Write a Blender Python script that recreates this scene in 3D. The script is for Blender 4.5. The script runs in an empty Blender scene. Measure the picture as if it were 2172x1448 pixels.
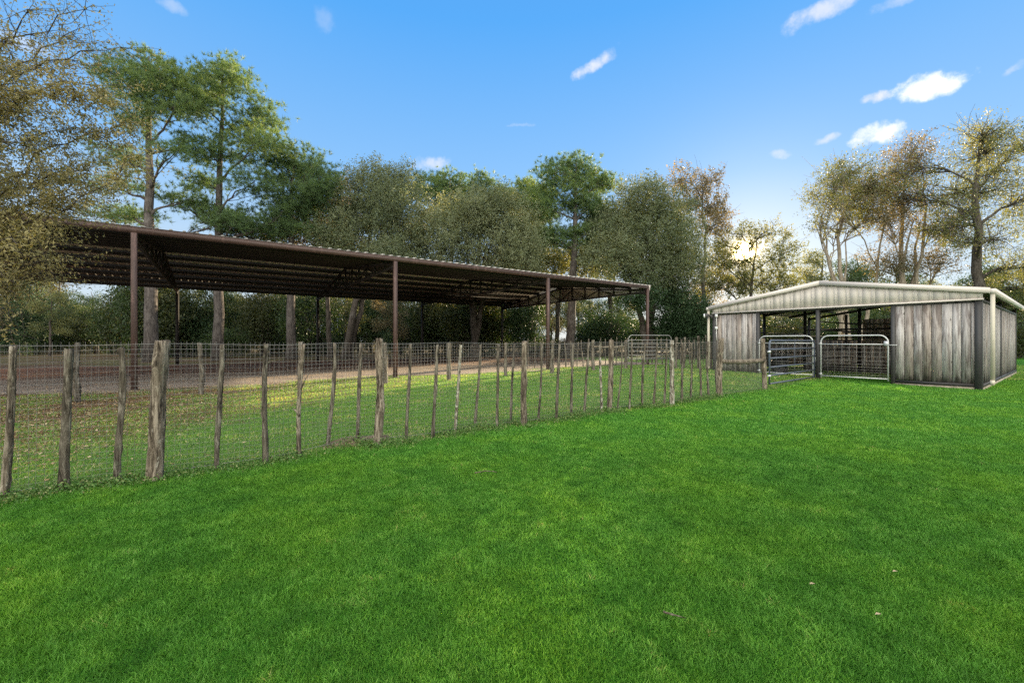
import bpy, math, random
import numpy as np
from mathutils import Vector, Matrix
random.seed(7)
RNG = np.random.default_rng(7)
S = bpy.context.scene
COL = S.collection
CAMH, F, CX, CY = 1.35, 905.0, 1086.0, 724.0

# ------------------------------------------------------------------ camera, sky, sun, exposure
cd = bpy.data.cameras.new('camera'); cam = bpy.data.objects.new('camera', cd); COL.objects.link(cam)
cam.location = (0, 0, CAMH); cam.rotation_euler = (math.pi/2, 0, 0)
cd.lens = 15.0; cd.sensor_width = 36.0; cd.clip_start = 0.05; cd.clip_end = 3000
S.camera = cam
SUN_EL = math.radians(10.5); SUN_AZ = math.radians(28.6)          # azimuth clockwise from +Y
SUN = Vector((math.sin(SUN_AZ)*math.cos(SUN_EL), math.cos(SUN_AZ)*math.cos(SUN_EL), math.sin(SUN_EL)))
sd = bpy.data.lights.new('sun', 'SUN'); sd.energy = 5.0; sd.angle = math.radians(0.6); sd.color = (1.0, 0.80, 0.52)
so = bpy.data.objects.new('sun', sd); COL.objects.link(so); so.rotation_euler = SUN.to_track_quat('Z', 'Y').to_euler()
so.location = SUN*80
S.view_settings.view_transform = 'Standard'; S.view_settings.look = 'None'
S.view_settings.exposure = 2.1; S.view_settings.gamma = 1.0
S.cycles.use_denoising = False
S.cycles.max_bounces = 8; S.cycles.transparent_max_bounces = 8
S.cycles.sample_clamp_indirect = 3.0


class NT:
    """small node-tree helper"""
    def __init__(s, tree): s.t = tree; s.n = tree.nodes; s.l = tree.links
    def new(s, typ, **kw):
        n = s.n.new(typ)
        for k, v in kw.items(): setattr(n, k, v)
        return n
    def put(s, sock, v):
        if v is None: return
        if isinstance(v, bpy.types.NodeSocket): s.l.new(v, sock)
        else: sock.default_value = v
    def math(s, op, a, b=None, c=None, clamp=False):
        n = s.new('ShaderNodeMath', operation=op, use_clamp=clamp)
        s.put(n.inputs[0], a); s.put(n.inputs[1], b); s.put(n.inputs[2], c); return n.outputs[0]
    def vmath(s, op, a, b=None):
        n = s.new('ShaderNodeVectorMath', operation=op); s.put(n.inputs[0], a)
        if b is not None: s.put(n.inputs[1], b)
        return n.outputs['Value'] if op == 'DOT_PRODUCT' else n.outputs['Vector']
    def noise(s, vec, scale, detail=3, rough=0.55, dist=0.0, col=False):
        n = s.new('ShaderNodeTexNoise'); s.put(n.inputs['Vector'], vec)
        n.inputs['Scale'].default_value = scale; n.inputs['Detail'].default_value = detail
        n.inputs['Roughness'].default_value = rough; n.inputs['Distortion'].default_value = dist
        return n.outputs['Color' if col else 'Fac']
    def ramp(s, fac, stops):
        n = s.new('ShaderNodeValToRGB'); s.put(n.inputs[0], fac); cr = n.color_ramp
        while len(cr.elements) < len(stops): cr.elements.new(0.5)
        for e, (p, c) in zip(cr.elements, stops):
            e.position = p; e.color = (c[0], c[1], c[2], 1) if hasattr(c, '__len__') else (c, c, c, 1)
        return n.outputs[0]
    def mix(s, fac, a, b, mode='MIX'):
        n = s.new('ShaderNodeMix', data_type='RGBA', blend_type=mode); n.clamp_factor = True
        s.put(n.inputs[0], fac)
        for i, v in ((6, a), (7, b)):
            if isinstance(v, (tuple, list)): v = (v[0], v[1], v[2], 1)
            s.put(n.inputs[i], v)
        return n.outputs[2]
    def sstep(s, x, lo, hi):
        n = s.new('ShaderNodeMapRange', interpolation_type='SMOOTHSTEP'); s.put(n.inputs[0], x)
        n.inputs[1].default_value = lo; n.inputs[2].default_value = hi; return n.outputs[0]
    def scale(s, vec, v):
        n = s.new('ShaderNodeMapping'); s.put(n.inputs[0], vec); n.inputs['Scale'].default_value = v; return n.outputs[0]


W = bpy.data.worlds.new('World'); S.world = W; W.use_nodes = True
w = NT(W.node_tree); w.n.clear()
gc = w.new('ShaderNodeTexCoord').outputs['Generated']
gn = w.vmath('NORMALIZE', gc)
sky = w.new('ShaderNodeTexSky', sky_type='NISHITA'); sky.sun_disc = False
sky.sun_elevation = SUN_EL; sky.sun_rotation = SUN_AZ
sky.altitude = 0; sky.air_density = 1.0; sky.dust_density = 0.6; sky.ozone_density = 2.5
sep = w.new('ShaderNodeSeparateXYZ'); w.put(sep.inputs[0], gn)
dx, dy, dz = sep.outputs
hs = w.new('ShaderNodeHueSaturation'); w.put(hs.inputs['Color'], sky.outputs[0]); hs.inputs['Saturation'].default_value = 1.15
# clear blue of the air, deepening away from the horizon
grad = w.ramp(dz, [(0.0, (8.2, 9.2, 9.8)), (0.16, (6.8, 8.7, 10.6)), (0.33, (3.3, 6.6, 11.2)), (0.60, (1.15, 4.8, 11.0)), (1.0, (0.8, 3.0, 8.5))])
skyc = w.mix(0.88, hs.outputs[0], grad)
# added fill light: unseen sky behind and above the camera brightened, noise-broken
sky_fill = w.math('MULTIPLY', w.sstep(w.math('ADD', w.math('MULTIPLY', dy, -1.0), w.math('MULTIPLY', dz, 0.75)), 0.30, 0.85),
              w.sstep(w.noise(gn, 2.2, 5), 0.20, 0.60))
skyc = w.mix(sky_fill, skyc, (39, 37, 33.5))
nz = w.noise(gn, 20, 6, 0.6, col=True)
nzf = w.noise(gn, 30, 7, 0.62)
def cloud(px, py, rx, ry, ang, amt, col=(10.5, 10.4, 10.6), soft=1.1):
    global skyc
    d = Vector(((px-CX)/F, 1, (CY-py)/F)); L = d.length; c = d/L
    r = Vector((0, 0, 1)).cross(c) * -1; r.normalize(); u = r.cross(c); u.normalize()
    a = math.radians(ang); ca, sa = math.cos(a), math.sin(a)
    e1 = (r*ca + u*sa)/(rx/F/L); e2 = (u*ca - r*sa)/(ry/F/L)
    off = w.vmath('SUBTRACT', gn, tuple(c))
    off = w.vmath('ADD', off, w.vmath('MULTIPLY', w.vmath('SUBTRACT', nz, (0.5, 0.5, 0.5)), (0.022,)*3))
    p = w.vmath('DOT_PRODUCT', off, tuple(e1)); q = w.vmath('DOT_PRODUCT', off, tuple(e2))
    rr = w.math('ADD', w.math('MULTIPLY', p, p), w.math('MULTIPLY', q, q))
    m = w.math('SUBTRACT', 1.85, w.math('ADD', w.math('MULTIPLY', rr, .85), w.math('MULTIPLY', nzf, 2.2)))
    m = w.math('MULTIPLY', w.sstep(m, 0.0, soft), amt)
    m = w.math('MULTIPLY', m, w.math('GREATER_THAN', w.vmath('DOT_PRODUCT', gn, tuple(c)), 0.5))
    skyc = w.mix(m, skyc, col)
for c in [(1965, 186, 72, 32, -4, 1.0, (13, 13, 13), .8), (1855, 208, 30, 14, -5, .9), (1868, 284, 60, 29, 3, .95, (12.5, 12.5, 12.8), .85), (1750, 296, 30, 9, 6, .6),
          (1655, 327, 26, 12, -10, .55), (916, 346, 50, 18, 10, .65), (1268, 134, 58, 17, 25, .75), (1235, 152, 30, 12, 30, .5),
          (1760, 14, 110, 26, 8, .7), (1900, 5, 60, 16, 0, .4), (2152, 146, 24, 10, 15, .6), (690, 45, 26, 30, 0, .18), (1106, 266, 34, 5, 4, .3),
          (365, 14, 30, 14, 0, .3), (40, 90, 70, 22, 0, .45), (410, 240, 26, 14, 0, .3)]:
    cloud(*c)
# glow of the low sun and the sun itself
sdot = w.math('MAXIMUM', w.vmath('DOT_PRODUCT', gn, tuple(SUN)), 0.0)
g1 = w.math('MULTIPLY', w.math('POWER', sdot, 70.0), 2.2)
g2 = w.math('MULTIPLY', w.math('POWER', sdot, 2600.0), 18.0)
g3 = w.math('MULTIPLY', w.math('POWER', sdot, 16000.0), 1500.0)
glow = w.mix(1.0, (1, .70, .26), w.math('ADD', g1, w.math('ADD', g2, g3)), 'MULTIPLY')
skyc = w.mix(1.0, skyc, glow, 'ADD')
skyc = w.mix(1.0, skyc, (.45, .45, .45), 'MULTIPLY')
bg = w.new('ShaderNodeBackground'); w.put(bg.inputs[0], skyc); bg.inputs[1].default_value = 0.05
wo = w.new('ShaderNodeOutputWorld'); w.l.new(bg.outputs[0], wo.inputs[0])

# ------------------------------------------------------------------ helpers
def at(px, py, Z): return Vector(((px-CX)/F*Z, Z, CAMH+(CY-py)/F*Z))
def g(x, y):
    return 0.16*math.exp(-(((x-8.3)/5)**2+((y-18.5)/5)**2)) + 0.012*math.sin(x*1.3+y*.7)*math.sin(y*.9-x*.4)
def gnp(x, y):
    return 0.16*np.exp(-(((x-8.3)/5)**2+((y-18.5)/5)**2)) + 0.012*np.sin(x*1.3+y*.7)*np.sin(y*.9-x*.4)
def onground(px, py, h=0.0):
    Z = F*CAMH/(py-CY)
    for _ in range(3):
        X = (px-CX)/F*Z; Z = F*(CAMH-g(X, Z))/(py-CY)
    return Vector(((px-CX)/F*Z, Z, g((px-CX)/F*Z, Z)))

def mesh_np(name, V, Fc, var=None, smooth=False, k=None):
    V = np.asarray(V, dtype=np.float32).reshape(-1, 3)
    me = bpy.data.meshes.new(name)
    if isinstance(Fc, np.ndarray):
        k = Fc.shape[1]; n = len(Fc); loops = Fc.astype(np.int32).ravel()
        starts = np.arange(n, dtype=np.int32)*k
    else:
        n = len(Fc); lens = np.array([len(f) for f in Fc], dtype=np.int32)
        loops = np.fromiter((i for f in Fc for i in f), dtype=np.int32)
        starts = np.concatenate([[0], np.cumsum(lens)[:-1]]).astype(np.int32)
    me.vertices.add(len(V)); me.vertices.foreach_set('co', V.ravel())
    me.loops.add(len(loops)); me.loops.foreach_set('vertex_index', loops)
    me.polygons.add(n); me.polygons.foreach_set('loop_start', starts)
    me.update(calc_edges=True)
    if smooth: me.polygons.foreach_set('use_smooth', np.ones(n, dtype=bool))
    if var is not None:
        a = me.attributes.new('var', 'FLOAT', 'FACE'); a.data.foreach_set('value', np.asarray(var, dtype=np.float32))
    me.validate()
    return me

def link(name, me, m, parent=None, loc=None):
    o = bpy.data.objects.new(name, me); COL.objects.link(o)
    if m is not None: me.materials.append(m)
    if parent: o.parent = parent
    if loc is not None: o.location = loc
    return o
def tag(o, label=None, cat=None, group=None, kind=None):
    if label: o['label'] = label
    if cat: o['category'] = cat
    if group: o['group'] = group
    if kind: o['kind'] = kind
    return o
def thing(name, label, cat, loc=(0, 0, 0), rz=0.0, group=None):
    o = bpy.data.objects.new(name, None); COL.objects.link(o); o.empty_display_size = .3
    o.location = loc; o.rotation_euler = (0, 0, rz); return tag(o, label, cat, group)
def copy_thing(o, loc, rz=0, sc=1.0, label=None):
    r = o.copy(); COL.objects.link(r); r.location = loc; r.rotation_euler = (0, 0, rz)
    r.scale = (sc, sc, sc) if not hasattr(sc, '__len__') else sc
    if label: r['label'] = label
    for ch in list(o.children):
        c = ch.copy(); COL.objects.link(c); c.parent = r
    return r

class MB:
    def __init__(s): s.v = []; s.f = []; s.a = []
    def add(s, V, Fs, a=None):
        b = len(s.v); s.v += [tuple(p) for p in V]; s.f += [tuple(i+b for i in f) for f in Fs]
        s.a += [random.random() if a is None else a]*len(Fs)
    def box(s, x0, x1, y0, y1, z0, z1, a=None):
        V = [(x, y, z) for z in (z0, z1) for y in (y0, y1) for x in (x0, x1)]
        s.add(V, [(0, 2, 3, 1), (4, 5, 7, 6), (0, 1, 5, 4), (1, 3, 7, 5), (3, 2, 6, 7), (2, 0, 4, 6)], a); return s
    def hexa(s, V, a=None):    # 8 points: bottom ring 4, top ring 4
        s.add(V, [(3, 2, 1, 0), (4, 5, 6, 7), (0, 1, 5, 4), (1, 2, 6, 5), (2, 3, 7, 6), (3, 0, 4, 7)], a); return s
    def bar(s, p, q, wd, ht, up=(0, 0, 1), a=None):
        p, q = Vector(p), Vector(q); d = (q-p).normalized(); u = Vector(up)
        r = d.cross(u)
        if r.length < 1e-4: u = Vector((0, 1, 0)); r = d.cross(u)
        r.normalize(); u = r.cross(d).normalized(); r *= wd/2; u *= ht/2
        return s.hexa([p-r-u, p+r-u, p+r+u, p-r+u, q-r-u, q+r-u, q+r+u, q-r+u], a)
    def tube(s, pts, rad, n=8, a=None, cap=True):
        pts = [Vector(p) for p in pts]
        if not hasattr(rad, '__len__'): rad = [rad]*len(pts)
        V = []; prev = None
        for i, p in enumerate(pts):
            d = (pts[min(i+1, len(pts)-1)]-pts[max(i-1, 0)]).normalized()
            if prev is None:
                r = d.cross(Vector((0, 0, 1)))
                if r.length < .05: r = d.cross(Vector((0, 1, 0)))
            else: r = prev - d*prev.dot(d)
            r.normalize(); prev = r; u = d.cross(r)
            for k in range(n):
                t = 2*math.pi*k/n; V.append(p + (r*math.cos(t)+u*math.sin(t))*rad[i])
        Fs = [(i*n+k, i*n+(k+1) % n, (i+1)*n+(k+1) % n, (i+1)*n+k) for i in range(len(pts)-1) for k in range(n)]
        if cap: Fs += [tuple(range(n))[::-1], tuple((len(pts)-1)*n+k for k in range(n))]
        s.add(V, Fs, a); return s
    def build(s, name, m, parent=None, smooth=False, loc=None):
        return link(name, mesh_np(name, s.v, s.f, s.a, smooth), m, parent, loc)

# ------------------------------------------------------------------ materials
def mat(name):
    m = bpy.data.materials.new(name); m.use_nodes = True; t = NT(m.node_tree); t.n.clear()
    b = t.new('ShaderNodeBsdfPrincipled'); o = t.new('ShaderNodeOutputMaterial'); t.l.new(b.outputs[0], o.inputs[0])
    return m, t, b, o
def bump(t, b, h, dist, strength=1.0):
    n = t.new('ShaderNodeBump'); t.put(n.inputs['Height'], h); n.inputs['Distance'].default_value = dist
    n.inputs['Strength'].default_value = strength; t.l.new(n.outputs[0], b.inputs['Normal'])
def attr(t, name='var'): return t.new('ShaderNodeAttribute', attribute_name=name).outputs['Fac']
def objc(t): return t.new('ShaderNodeTexCoord').outputs['Object']

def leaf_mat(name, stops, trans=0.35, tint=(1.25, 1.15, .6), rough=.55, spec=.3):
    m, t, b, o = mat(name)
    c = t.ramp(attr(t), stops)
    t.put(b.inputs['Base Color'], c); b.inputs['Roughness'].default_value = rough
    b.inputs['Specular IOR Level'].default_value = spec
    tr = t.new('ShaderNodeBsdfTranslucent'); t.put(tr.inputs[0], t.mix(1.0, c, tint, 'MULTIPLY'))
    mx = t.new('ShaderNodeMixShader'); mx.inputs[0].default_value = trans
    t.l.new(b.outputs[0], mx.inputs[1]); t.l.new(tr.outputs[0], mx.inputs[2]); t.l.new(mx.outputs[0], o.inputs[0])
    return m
def bark_mat(name, c0, c1, c2, sc=6.0):
    m, t, b, o = mat(name)
    oc = objc(t); n1 = t.noise(t.scale(oc, (sc*2, sc*2, sc*.5)), 1.0, 5, .65); n2 = t.noise(oc, 1.7, 3)
    c = t.ramp(n1, [(.3, c0), (.52, c1), (.72, c2)])
    c = t.mix(t.sstep(n2, .5, .75), c, tuple(x*.7+.02 for x in c2))
    t.put(b.inputs['Base Color'], c); b.inputs['Roughness'].default_value = .95; b.inputs['Specular IOR Level'].default_value = .15
    bump(t, b, n1, .03); return m

M = {}
M['pine'] = leaf_mat('pine_needles', [(0, (.045, .085, .040)), (.5, (.085, .145, .060)), (.85, (.16, .22, .07)), (1, (.30, .29, .08))], .40, (1.7, 1.5, .55))
M['oak'] = leaf_mat('oak_leaves', [(0, (.055, .085, .045)), (.5, (.115, .145, .080)), (1, (.24, .26, .15))], .34, (1.6, 1.35, .6))
M['olive'] = leaf_mat('olive_leaves', [(0, (.055, .078, .035)), (.5, (.115, .138, .060)), (1, (.25, .25, .10))], .42, (1.85, 1.5, .7))
M['amber'] = leaf_mat('amber_leaves', [(0, (.09, .10, .045)), (.45, (.20, .185, .08)), (.8, (.37, .32, .14)), (1, (.42, .27, .12))], .36, (1.3, 1.1, .5))
M['brown'] = leaf_mat('brown_leaves', [(0, (.055, .057, .035)), (.5, (.12, .112, .065)), (1, (.26, .23, .14))], .42, (1.8, 1.4, .75))
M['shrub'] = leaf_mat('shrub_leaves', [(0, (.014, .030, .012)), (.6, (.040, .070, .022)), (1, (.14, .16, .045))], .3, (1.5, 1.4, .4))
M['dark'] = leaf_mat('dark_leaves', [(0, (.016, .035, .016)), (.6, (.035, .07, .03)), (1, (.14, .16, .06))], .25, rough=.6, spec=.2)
M['bark_pine'] = bark_mat('pine_bark', (.025, .022, .02), (.075, .066, .06), (.145, .13, .118))
M['bark_dark'] = bark_mat('dark_bark', (.025, .022, .02), (.07, .06, .05), (.13, .115, .10))
M['bark_pale'] = bark_mat('pale_bark', (.12, .10, .08), (.26, .22, .17), (.40, .35, .28))

def metal(name, c, rough=.45, var=.25, met=0.0, sc=4.0, rust=None):
    m, t, b, o = mat(name); oc = objc(t)
    n = t.noise(oc, sc, 5, .6); n2 = t.noise(t.scale(oc, (9, 9, 1.2)), 1.0, 4)
    col = t.mix(n, tuple(x*(1-var) for x in c), tuple(min(1, x*(1+var)) for x in c))
    if rust: col = t.mix(t.sstep(n2, .55, .8), col, rust)
    t.put(b.inputs['Base Color'], col); b.inputs['Metallic'].default_value = met
    t.put(b.inputs['Roughness'], t.math('ADD', rough, t.math('MULTIPLY', n2, .25)))
    return m
M['brown_steel'] = metal('brown_painted_steel', (.064, .036, .028), .5, .35, rust=(.17, .10, .085))
M['dark_steel'] = metal('dark_primer_steel', (.011, .008, .007), .6, .3)
M['sheet'] = metal('pale_roof_sheet', (.45, .425, .385), .5, .12)
M['galv'] = metal('galvanised_steel', (.55, .56, .56), .35, .2, .35, 14)
M['grid'] = metal('gate_grid_wire', (.40, .39, .36), .45, .2, .2, 8)
M['dull'] = metal('dull_galvanised_pipe', (.22, .22, .21), .5, .2, .2, 8)
M['wire'] = metal('fence_wire', (.23, .22, .20), .5, .3, .2, 3, (.22, .13, .08))
M['blue'] = metal('blue_gate_paint', (.075, .092, .125), .4, .25, 0, 6)
M['slate'] = metal('slate_painted_steel', (.044, .043, .043), .5, .3)
M['black_steel'] = metal('black_pipe', (.022, .02, .02), .5, .3)
M['cream'] = metal('cream_painted_metal', (.58, .53, .475), .5, .06, 0, 2.0, (.55, .50, .44))
M['trim'] = metal('ivory_trim', (.58, .53, .485), .4, .05)
M['tan'] = metal('tan_downspout_metal', (.50, .46, .36), .45, .08, 0, 3, (.40, .36, .28))
M['white'] = metal('white_plastic', (.8, .8, .78), .4, .04)
M['rubber'] = metal('black_rubber', (.02, .02, .02), .7, .3)

def concrete():
    m, t, b, o = mat('concrete_curb'); oc = objc(t); n = t.noise(oc, 5, 6); n2 = t.noise(oc, 60, 2)
    t.put(b.inputs['Base Color'], t.ramp(n, [(.3, (.16, .14, .10)), (.6, (.33, .29, .22))])); b.inputs['Roughness'].default_value = .95
    bump(t, b, n2, .004); return m
M['concrete'] = concrete()

def board_mat():
    m, t, b, o = mat('weathered_boards'); oc = objc(t); v = attr(t)
    mp = t.new('ShaderNodeCombineXYZ'); sp = t.new('ShaderNodeSeparateXYZ'); t.put(sp.inputs[0], oc)
    t.put(mp.inputs[0], t.math('MULTIPLY', t.math('ADD', sp.outputs[0], sp.outputs[1]), 1.0))
    t.put(mp.inputs[1], t.math('MULTIPLY', v, 31.0)); t.put(mp.inputs[2], sp.outputs[2])
    P = mp.outputs[0]
    grain = t.noise(t.scale(P, (46, 1, 1.7)), 1.0, 6, .7, .4)
    broad = t.noise(t.scale(P, (9, 1, 1.1)), 1.0, 4, .6, .6)
    knot = t.new('ShaderNodeTexVoronoi'); t.put(knot.inputs['Vector'], t.scale(P, (5.2, 1, 1.9))); knot.inputs['Scale'].default_value = 1.0
    kn = t.sstep(knot.outputs['Distance'], .10, .03)
    c = t.ramp(grain, [(.28, (.11, .10, .093)), (.48, (.31, .295, .28)), (.72, (.50, .485, .465))])
    c = t.mix(t.sstep(v, .35, 1.0), c, t.mix(1.0, c, (1.02, .93, .85), 'MULTIPLY'))
    c = t.mix(t.math('MULTIPLY', t.sstep(broad, .45, .62), .8), c, t.mix(1.0, c, (.42, .38, .37), 'MULTIPLY'))
    c = t.mix(t.math('MULTIPLY', t.sstep(v, .45, .2), .6), c, t.mix(1.0, c, (1.5, 1.48, 1.46), 'MULTIPLY'))
    c = t.mix(t.math('MULTIPLY', kn, .85), c, (.045, .035, .03))
    # rot stain climbing unevenly from the foot of each board
    foot = t.math('ADD', sp.outputs[2], t.math('MULTIPLY', t.noise(t.scale(P, (16, 1, 1.6)), 1.0, 5, .65), -1.15))
    c = t.mix(t.math('MULTIPLY', t.sstep(foot, -.14, -.44), .8), c, (.03, .027, .024))
    t.put(b.inputs['Base Color'], c); b.inputs['Roughness'].default_value = .9; b.inputs['Specular IOR Level'].default_value = .2
    bump(t, b, grain, .006); return m
M['boards'] = board_mat()

def cedar_mat(name, hue=(1, 1, 1), white=.0):
    m, t, b, o = mat(name); oc = objc(t)
    oi = t.new('ShaderNodeObjectInfo').outputs['Random']
    off = t.new('ShaderNodeCombineXYZ'); t.put(off.inputs[0], t.math('MULTIPLY', oi, 37.0)); t.put(off.inputs[1], t.math('MULTIPLY', oi, 19.0))
    P = t.vmath('ADD', oc, off.outputs[0])
    gr = t.noise(t.scale(P, (26, 26, 3.4)), 1.0, 6, .72, .9); bg_ = t.noise(t.scale(P, (7, 7, 2.0)), 1.0, 4, .6)
    c = t.ramp(gr, [(.36, (.018, .015, .012)), (.48, (.10, .085, .068)), (.66, (.33, .30, .255))])
    c = t.mix(t.math('MULTIPLY', t.sstep(bg_, .5, .7), .55), c, (.10, .085, .065))
    c = t.mix(t.math('MULTIPLY', t.sstep(t.noise(P, 5.5, 4, .7), .60, .66), .5), c, (.17, .18, .13))
    c = t.mix(t.math('MULTIPLY', t.sstep(t.noise(t.scale(P, (24, 24, 9)), 1.0, 5, .7), .60-.10*white, .70-.10*white), .55+.35*white), c, (.42, .41, .37))
    c = t.mix(1.0, c, hue, 'MULTIPLY')
    t.put(b.inputs['Base Color'], c); b.inputs['Roughness'].default_value = .95; b.inputs['Specular IOR Level'].default_value = .15
    bump(t, b, gr, .03); return m
M['cedar'] = cedar_mat('cedar_post_bark', (.92, .92, .86))
M['cedar_pale'] = cedar_mat('weathered_cedar', (1.25, 1.19, 1.08), .15)
M['cedar_white'] = cedar_mat('peeled_pale_cedar', (1.3, 1.3, 1.2), 1.0)

def ground_mat():
    m, t, b, o = mat('turf_and_soil'); oc = objc(t)
    sp = t.new('ShaderNodeSeparateXYZ'); t.put(sp.inputs[0], oc); X, Y = sp.outputs[0], sp.outputs[1]
    # signed distance behind the near fence line (positive = paddock side)
    fd = t.math('SUBTRACT', t.math('MULTIPLY', t.math('SUBTRACT', Y, 6.72), .807), t.math('MULTIPLY', X, .59))
    n1 = t.noise(oc, .9, 5, .6); n2 = t.noise(oc, 7, 6, .7); n3 = t.noise(oc, 55, 4, .7); n0 = t.noise(oc, .25, 3)
    lawn = t.ramp(n3, [(.3, (.016, .075, .006)), (.55, (.045, .17, .014)), (.75, (.10, .25, .02))])
    lawn = t.mix(t.sstep(n1, .42, .68), lawn, t.mix(1.0, lawn, (1.35, 1.15, .7), 'MULTIPLY'))
    pad = t.ramp(n3, [(.3, (.05, .10, .02)), (.55, (.11, .21, .04)), (.8, (.22, .24, .09))])
    straw = t.ramp(n3, [(.3, (.06, .045, .022)), (.6, (.18, .13, .07)), (.8, (.32, .24, .13))])
    pad = t.mix(t.sstep(t.math('ADD', n1, t.math('MULTIPLY', n2, .5)), .80, 1.02), pad, straw)
    c = t.mix(t.sstep(t.math('ADD', fd, t.math('MULTIPLY', n2, .5)), .1, .5), lawn, pad)
    # leaf litter under the yellow tree on the left
    lit = t.math('ADD', t.math('MULTIPLY', t.math('ADD', X, 5.4), -.28), t.math('ADD', t.math('MULTIPLY', fd, .15), t.math('MULTIPLY', n1, .7)))
    lit = t.math('MULTIPLY', t.sstep(lit, .45, 1.1), t.sstep(fd, .4, 1.6))
    litc = t.ramp(n3, [(.3, (.05, .03, .015)), (.55, (.16, .10, .05)), (.78, (.36, .26, .14))])
    c = t.mix(lit, c, litc)
    # forest floor beyond the arena
    ff = t.sstep(t.math('ADD', t.math('SUBTRACT', Y, t.math('MULTIPLY', X, .55)), t.math('MULTIPLY', n1, 6)), 33, 38)
    c = t.mix(ff, c, t.mix(t.sstep(n0, .42, .6), (.07, .045, .026), (.07, .065, .025)))
    t.put(b.inputs['Base Color'], c); b.inputs['Roughness'].default_value = .95; b.inputs['Specular IOR Level'].default_value = .1
    bump(t, b, t.math('ADD', n3, t.math('MULTIPLY', n2, 2)), .03); return m
M['ground'] = ground_mat()
def sand_mat():
    m, t, b, o = mat('sandy_dirt'); oc = objc(t); n = t.noise(oc, 1.2, 6, .65); n2 = t.noise(oc, 26, 5, .7)
    c = t.ramp(n, [(.3, (.17, .14, .115)), (.6, (.30, .25, .205)), (.8, (.24, .185, .13))])
    sp = t.new('ShaderNodeSeparateXYZ'); t.put(sp.inputs[0], oc)
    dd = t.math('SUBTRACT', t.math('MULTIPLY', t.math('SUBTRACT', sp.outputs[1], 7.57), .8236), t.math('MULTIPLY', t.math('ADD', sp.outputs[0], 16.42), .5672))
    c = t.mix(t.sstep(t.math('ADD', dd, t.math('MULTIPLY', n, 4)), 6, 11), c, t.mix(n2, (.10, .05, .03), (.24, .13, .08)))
    c = t.mix(t.sstep(n2, .5, .7), c, t.mix(1.0, c, (.6, .55, .5), 'MULTIPLY'))
    t.put(b.inputs['Base Color'], c); b.inputs['Roughness'].default_value = .97; b.inputs['Specular IOR Level'].default_value = .1
    bump(t, b, n2, .04); return m
M['sand'] = sand_mat()
M['mound'] = bark_mat('dry_soil', (.07, .05, .03), (.15, .115, .075), (.22, .18, .12), 8)

def blade_mat(name, stops, patch=True):
    m, t, b, o = mat(name); v = attr(t); oc = objc(t)
    c = t.ramp(v, stops)
    n = t.noise(oc, .8, 4, .6); n2 = t.noise(oc, 4.0, 3, .6)
    c = t.mix(t.sstep(n, .40, .66), c, t.mix(1.0, c, (1.42, 1.18, .9), 'MULTIPLY'))
    c = t.mix(t.math('MULTIPLY', t.sstep(n2, .48, .66), .6), c, t.mix(1.0, c, (.62, .68, .70), 'MULTIPLY'))
    t.put(b.inputs['Base Color'], c); b.inputs['Roughness'].default_value = .6; b.inputs['Specular IOR Level'].default_value = .18
    tr = t.new('ShaderNodeBsdfTranslucent'); t.put(tr.inputs[0], t.mix(1.0, c, (1.3, 1.25, .6), 'MULTIPLY'))
    mx = t.new('ShaderNodeMixShader'); mx.inputs[0].default_value = .38
    t.l.new(b.outputs[0], mx.inputs[1]); t.l.new(tr.outputs[0], mx.inputs[2]); t.l.new(mx.outputs[0], o.inputs[0])
    return m
M['grass'] = blade_mat('lawn_grass', [(0, (.022, .070, .015)), (.4, (.068, .205, .027)), (.75, (.128, .330, .052)), (.92, (.21, .43, .085)), (.97, (.34, .40, .14)), (1, (.50, .45, .24))])
M['padgrass'] = blade_mat('paddock_grass', [(0, (.055, .15, .03)), (.55, (.12, .27, .05)), (.86, (.18, .33, .07)), (1, (.42, .40, .22))])
M['weed'] = leaf_mat('clover_leaves', [(0, (.05, .12, .025)), (.55, (.10, .21, .045)), (.8, (.19, .25, .08)), (1, (.42, .36, .22))], .3)
M['litter'] = leaf_mat('dry_fallen_leaves', [(0, (.10, .06, .03)), (.5, (.26, .17, .08)), (1, (.52, .42, .27))], .15)

# ------------------------------------------------------------------ ground
def build_ground():
    xs = np.concatenate([[-900, -300, -120, -60], np.arange(-40, 41, .5), [60, 120, 300, 900]])
    ys = np.concatenate([[-60, -10], np.arange(-4, 46, .5), [60, 100, 200, 500, 1600]])
    X, Y = np.meshgrid(xs, ys); V = np.stack([X, Y, gnp(X, Y)], -1).reshape(-1, 3)
    nx, ny = len(xs), len(ys); i = np.arange(nx-1)[None, :]+np.arange(ny-1)[:, None]*nx; i = i.ravel()
    Fc = np.stack([i, i+1, i+1+nx, i+nx], -1)
    tag(link('ground', mesh_np('ground', V, Fc, smooth=True), M['ground']), kind='structure')
build_ground()

AO = Vector((-16.42, 7.57, 0)); AX = Vector((.8236, .5672, 0)); AY = Vector((-.5672, .8236, 0)); ARZ = math.atan2(.5672, .8236)
def sand_sheet(name, x0, x1, y0, y1, lift, ph):
    """strip along the arena with an uneven edge, a few mm above the ground"""
    nx, ny = 110, 14; V = []
    for j in range(ny+1):
        for i in range(nx+1):
            u = x0+(x1-x0)*i/nx; v = j/ny
            lo = y0+.5*math.sin(u*.55+ph)+.22*math.sin(u*1.7+ph)+.08*math.sin(u*5.1); hi = y1+.4*math.sin(u*.4+1+ph)
            p = AO+AX*u+AY*(lo+(hi-lo)*v); V.append((p.x, p.y, g(p.x, p.y)+lift))
    Fs = [(j*(nx+1)+i, j*(nx+1)+i+1, (j+1)*(nx+1)+i+1, (j+1)*(nx+1)+i) for j in range(ny) for i in range(nx)]
    return tag(link(name, mesh_np(name, np.array(V), np.array(Fs), smooth=True), M['sand']), kind='structure')
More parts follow.
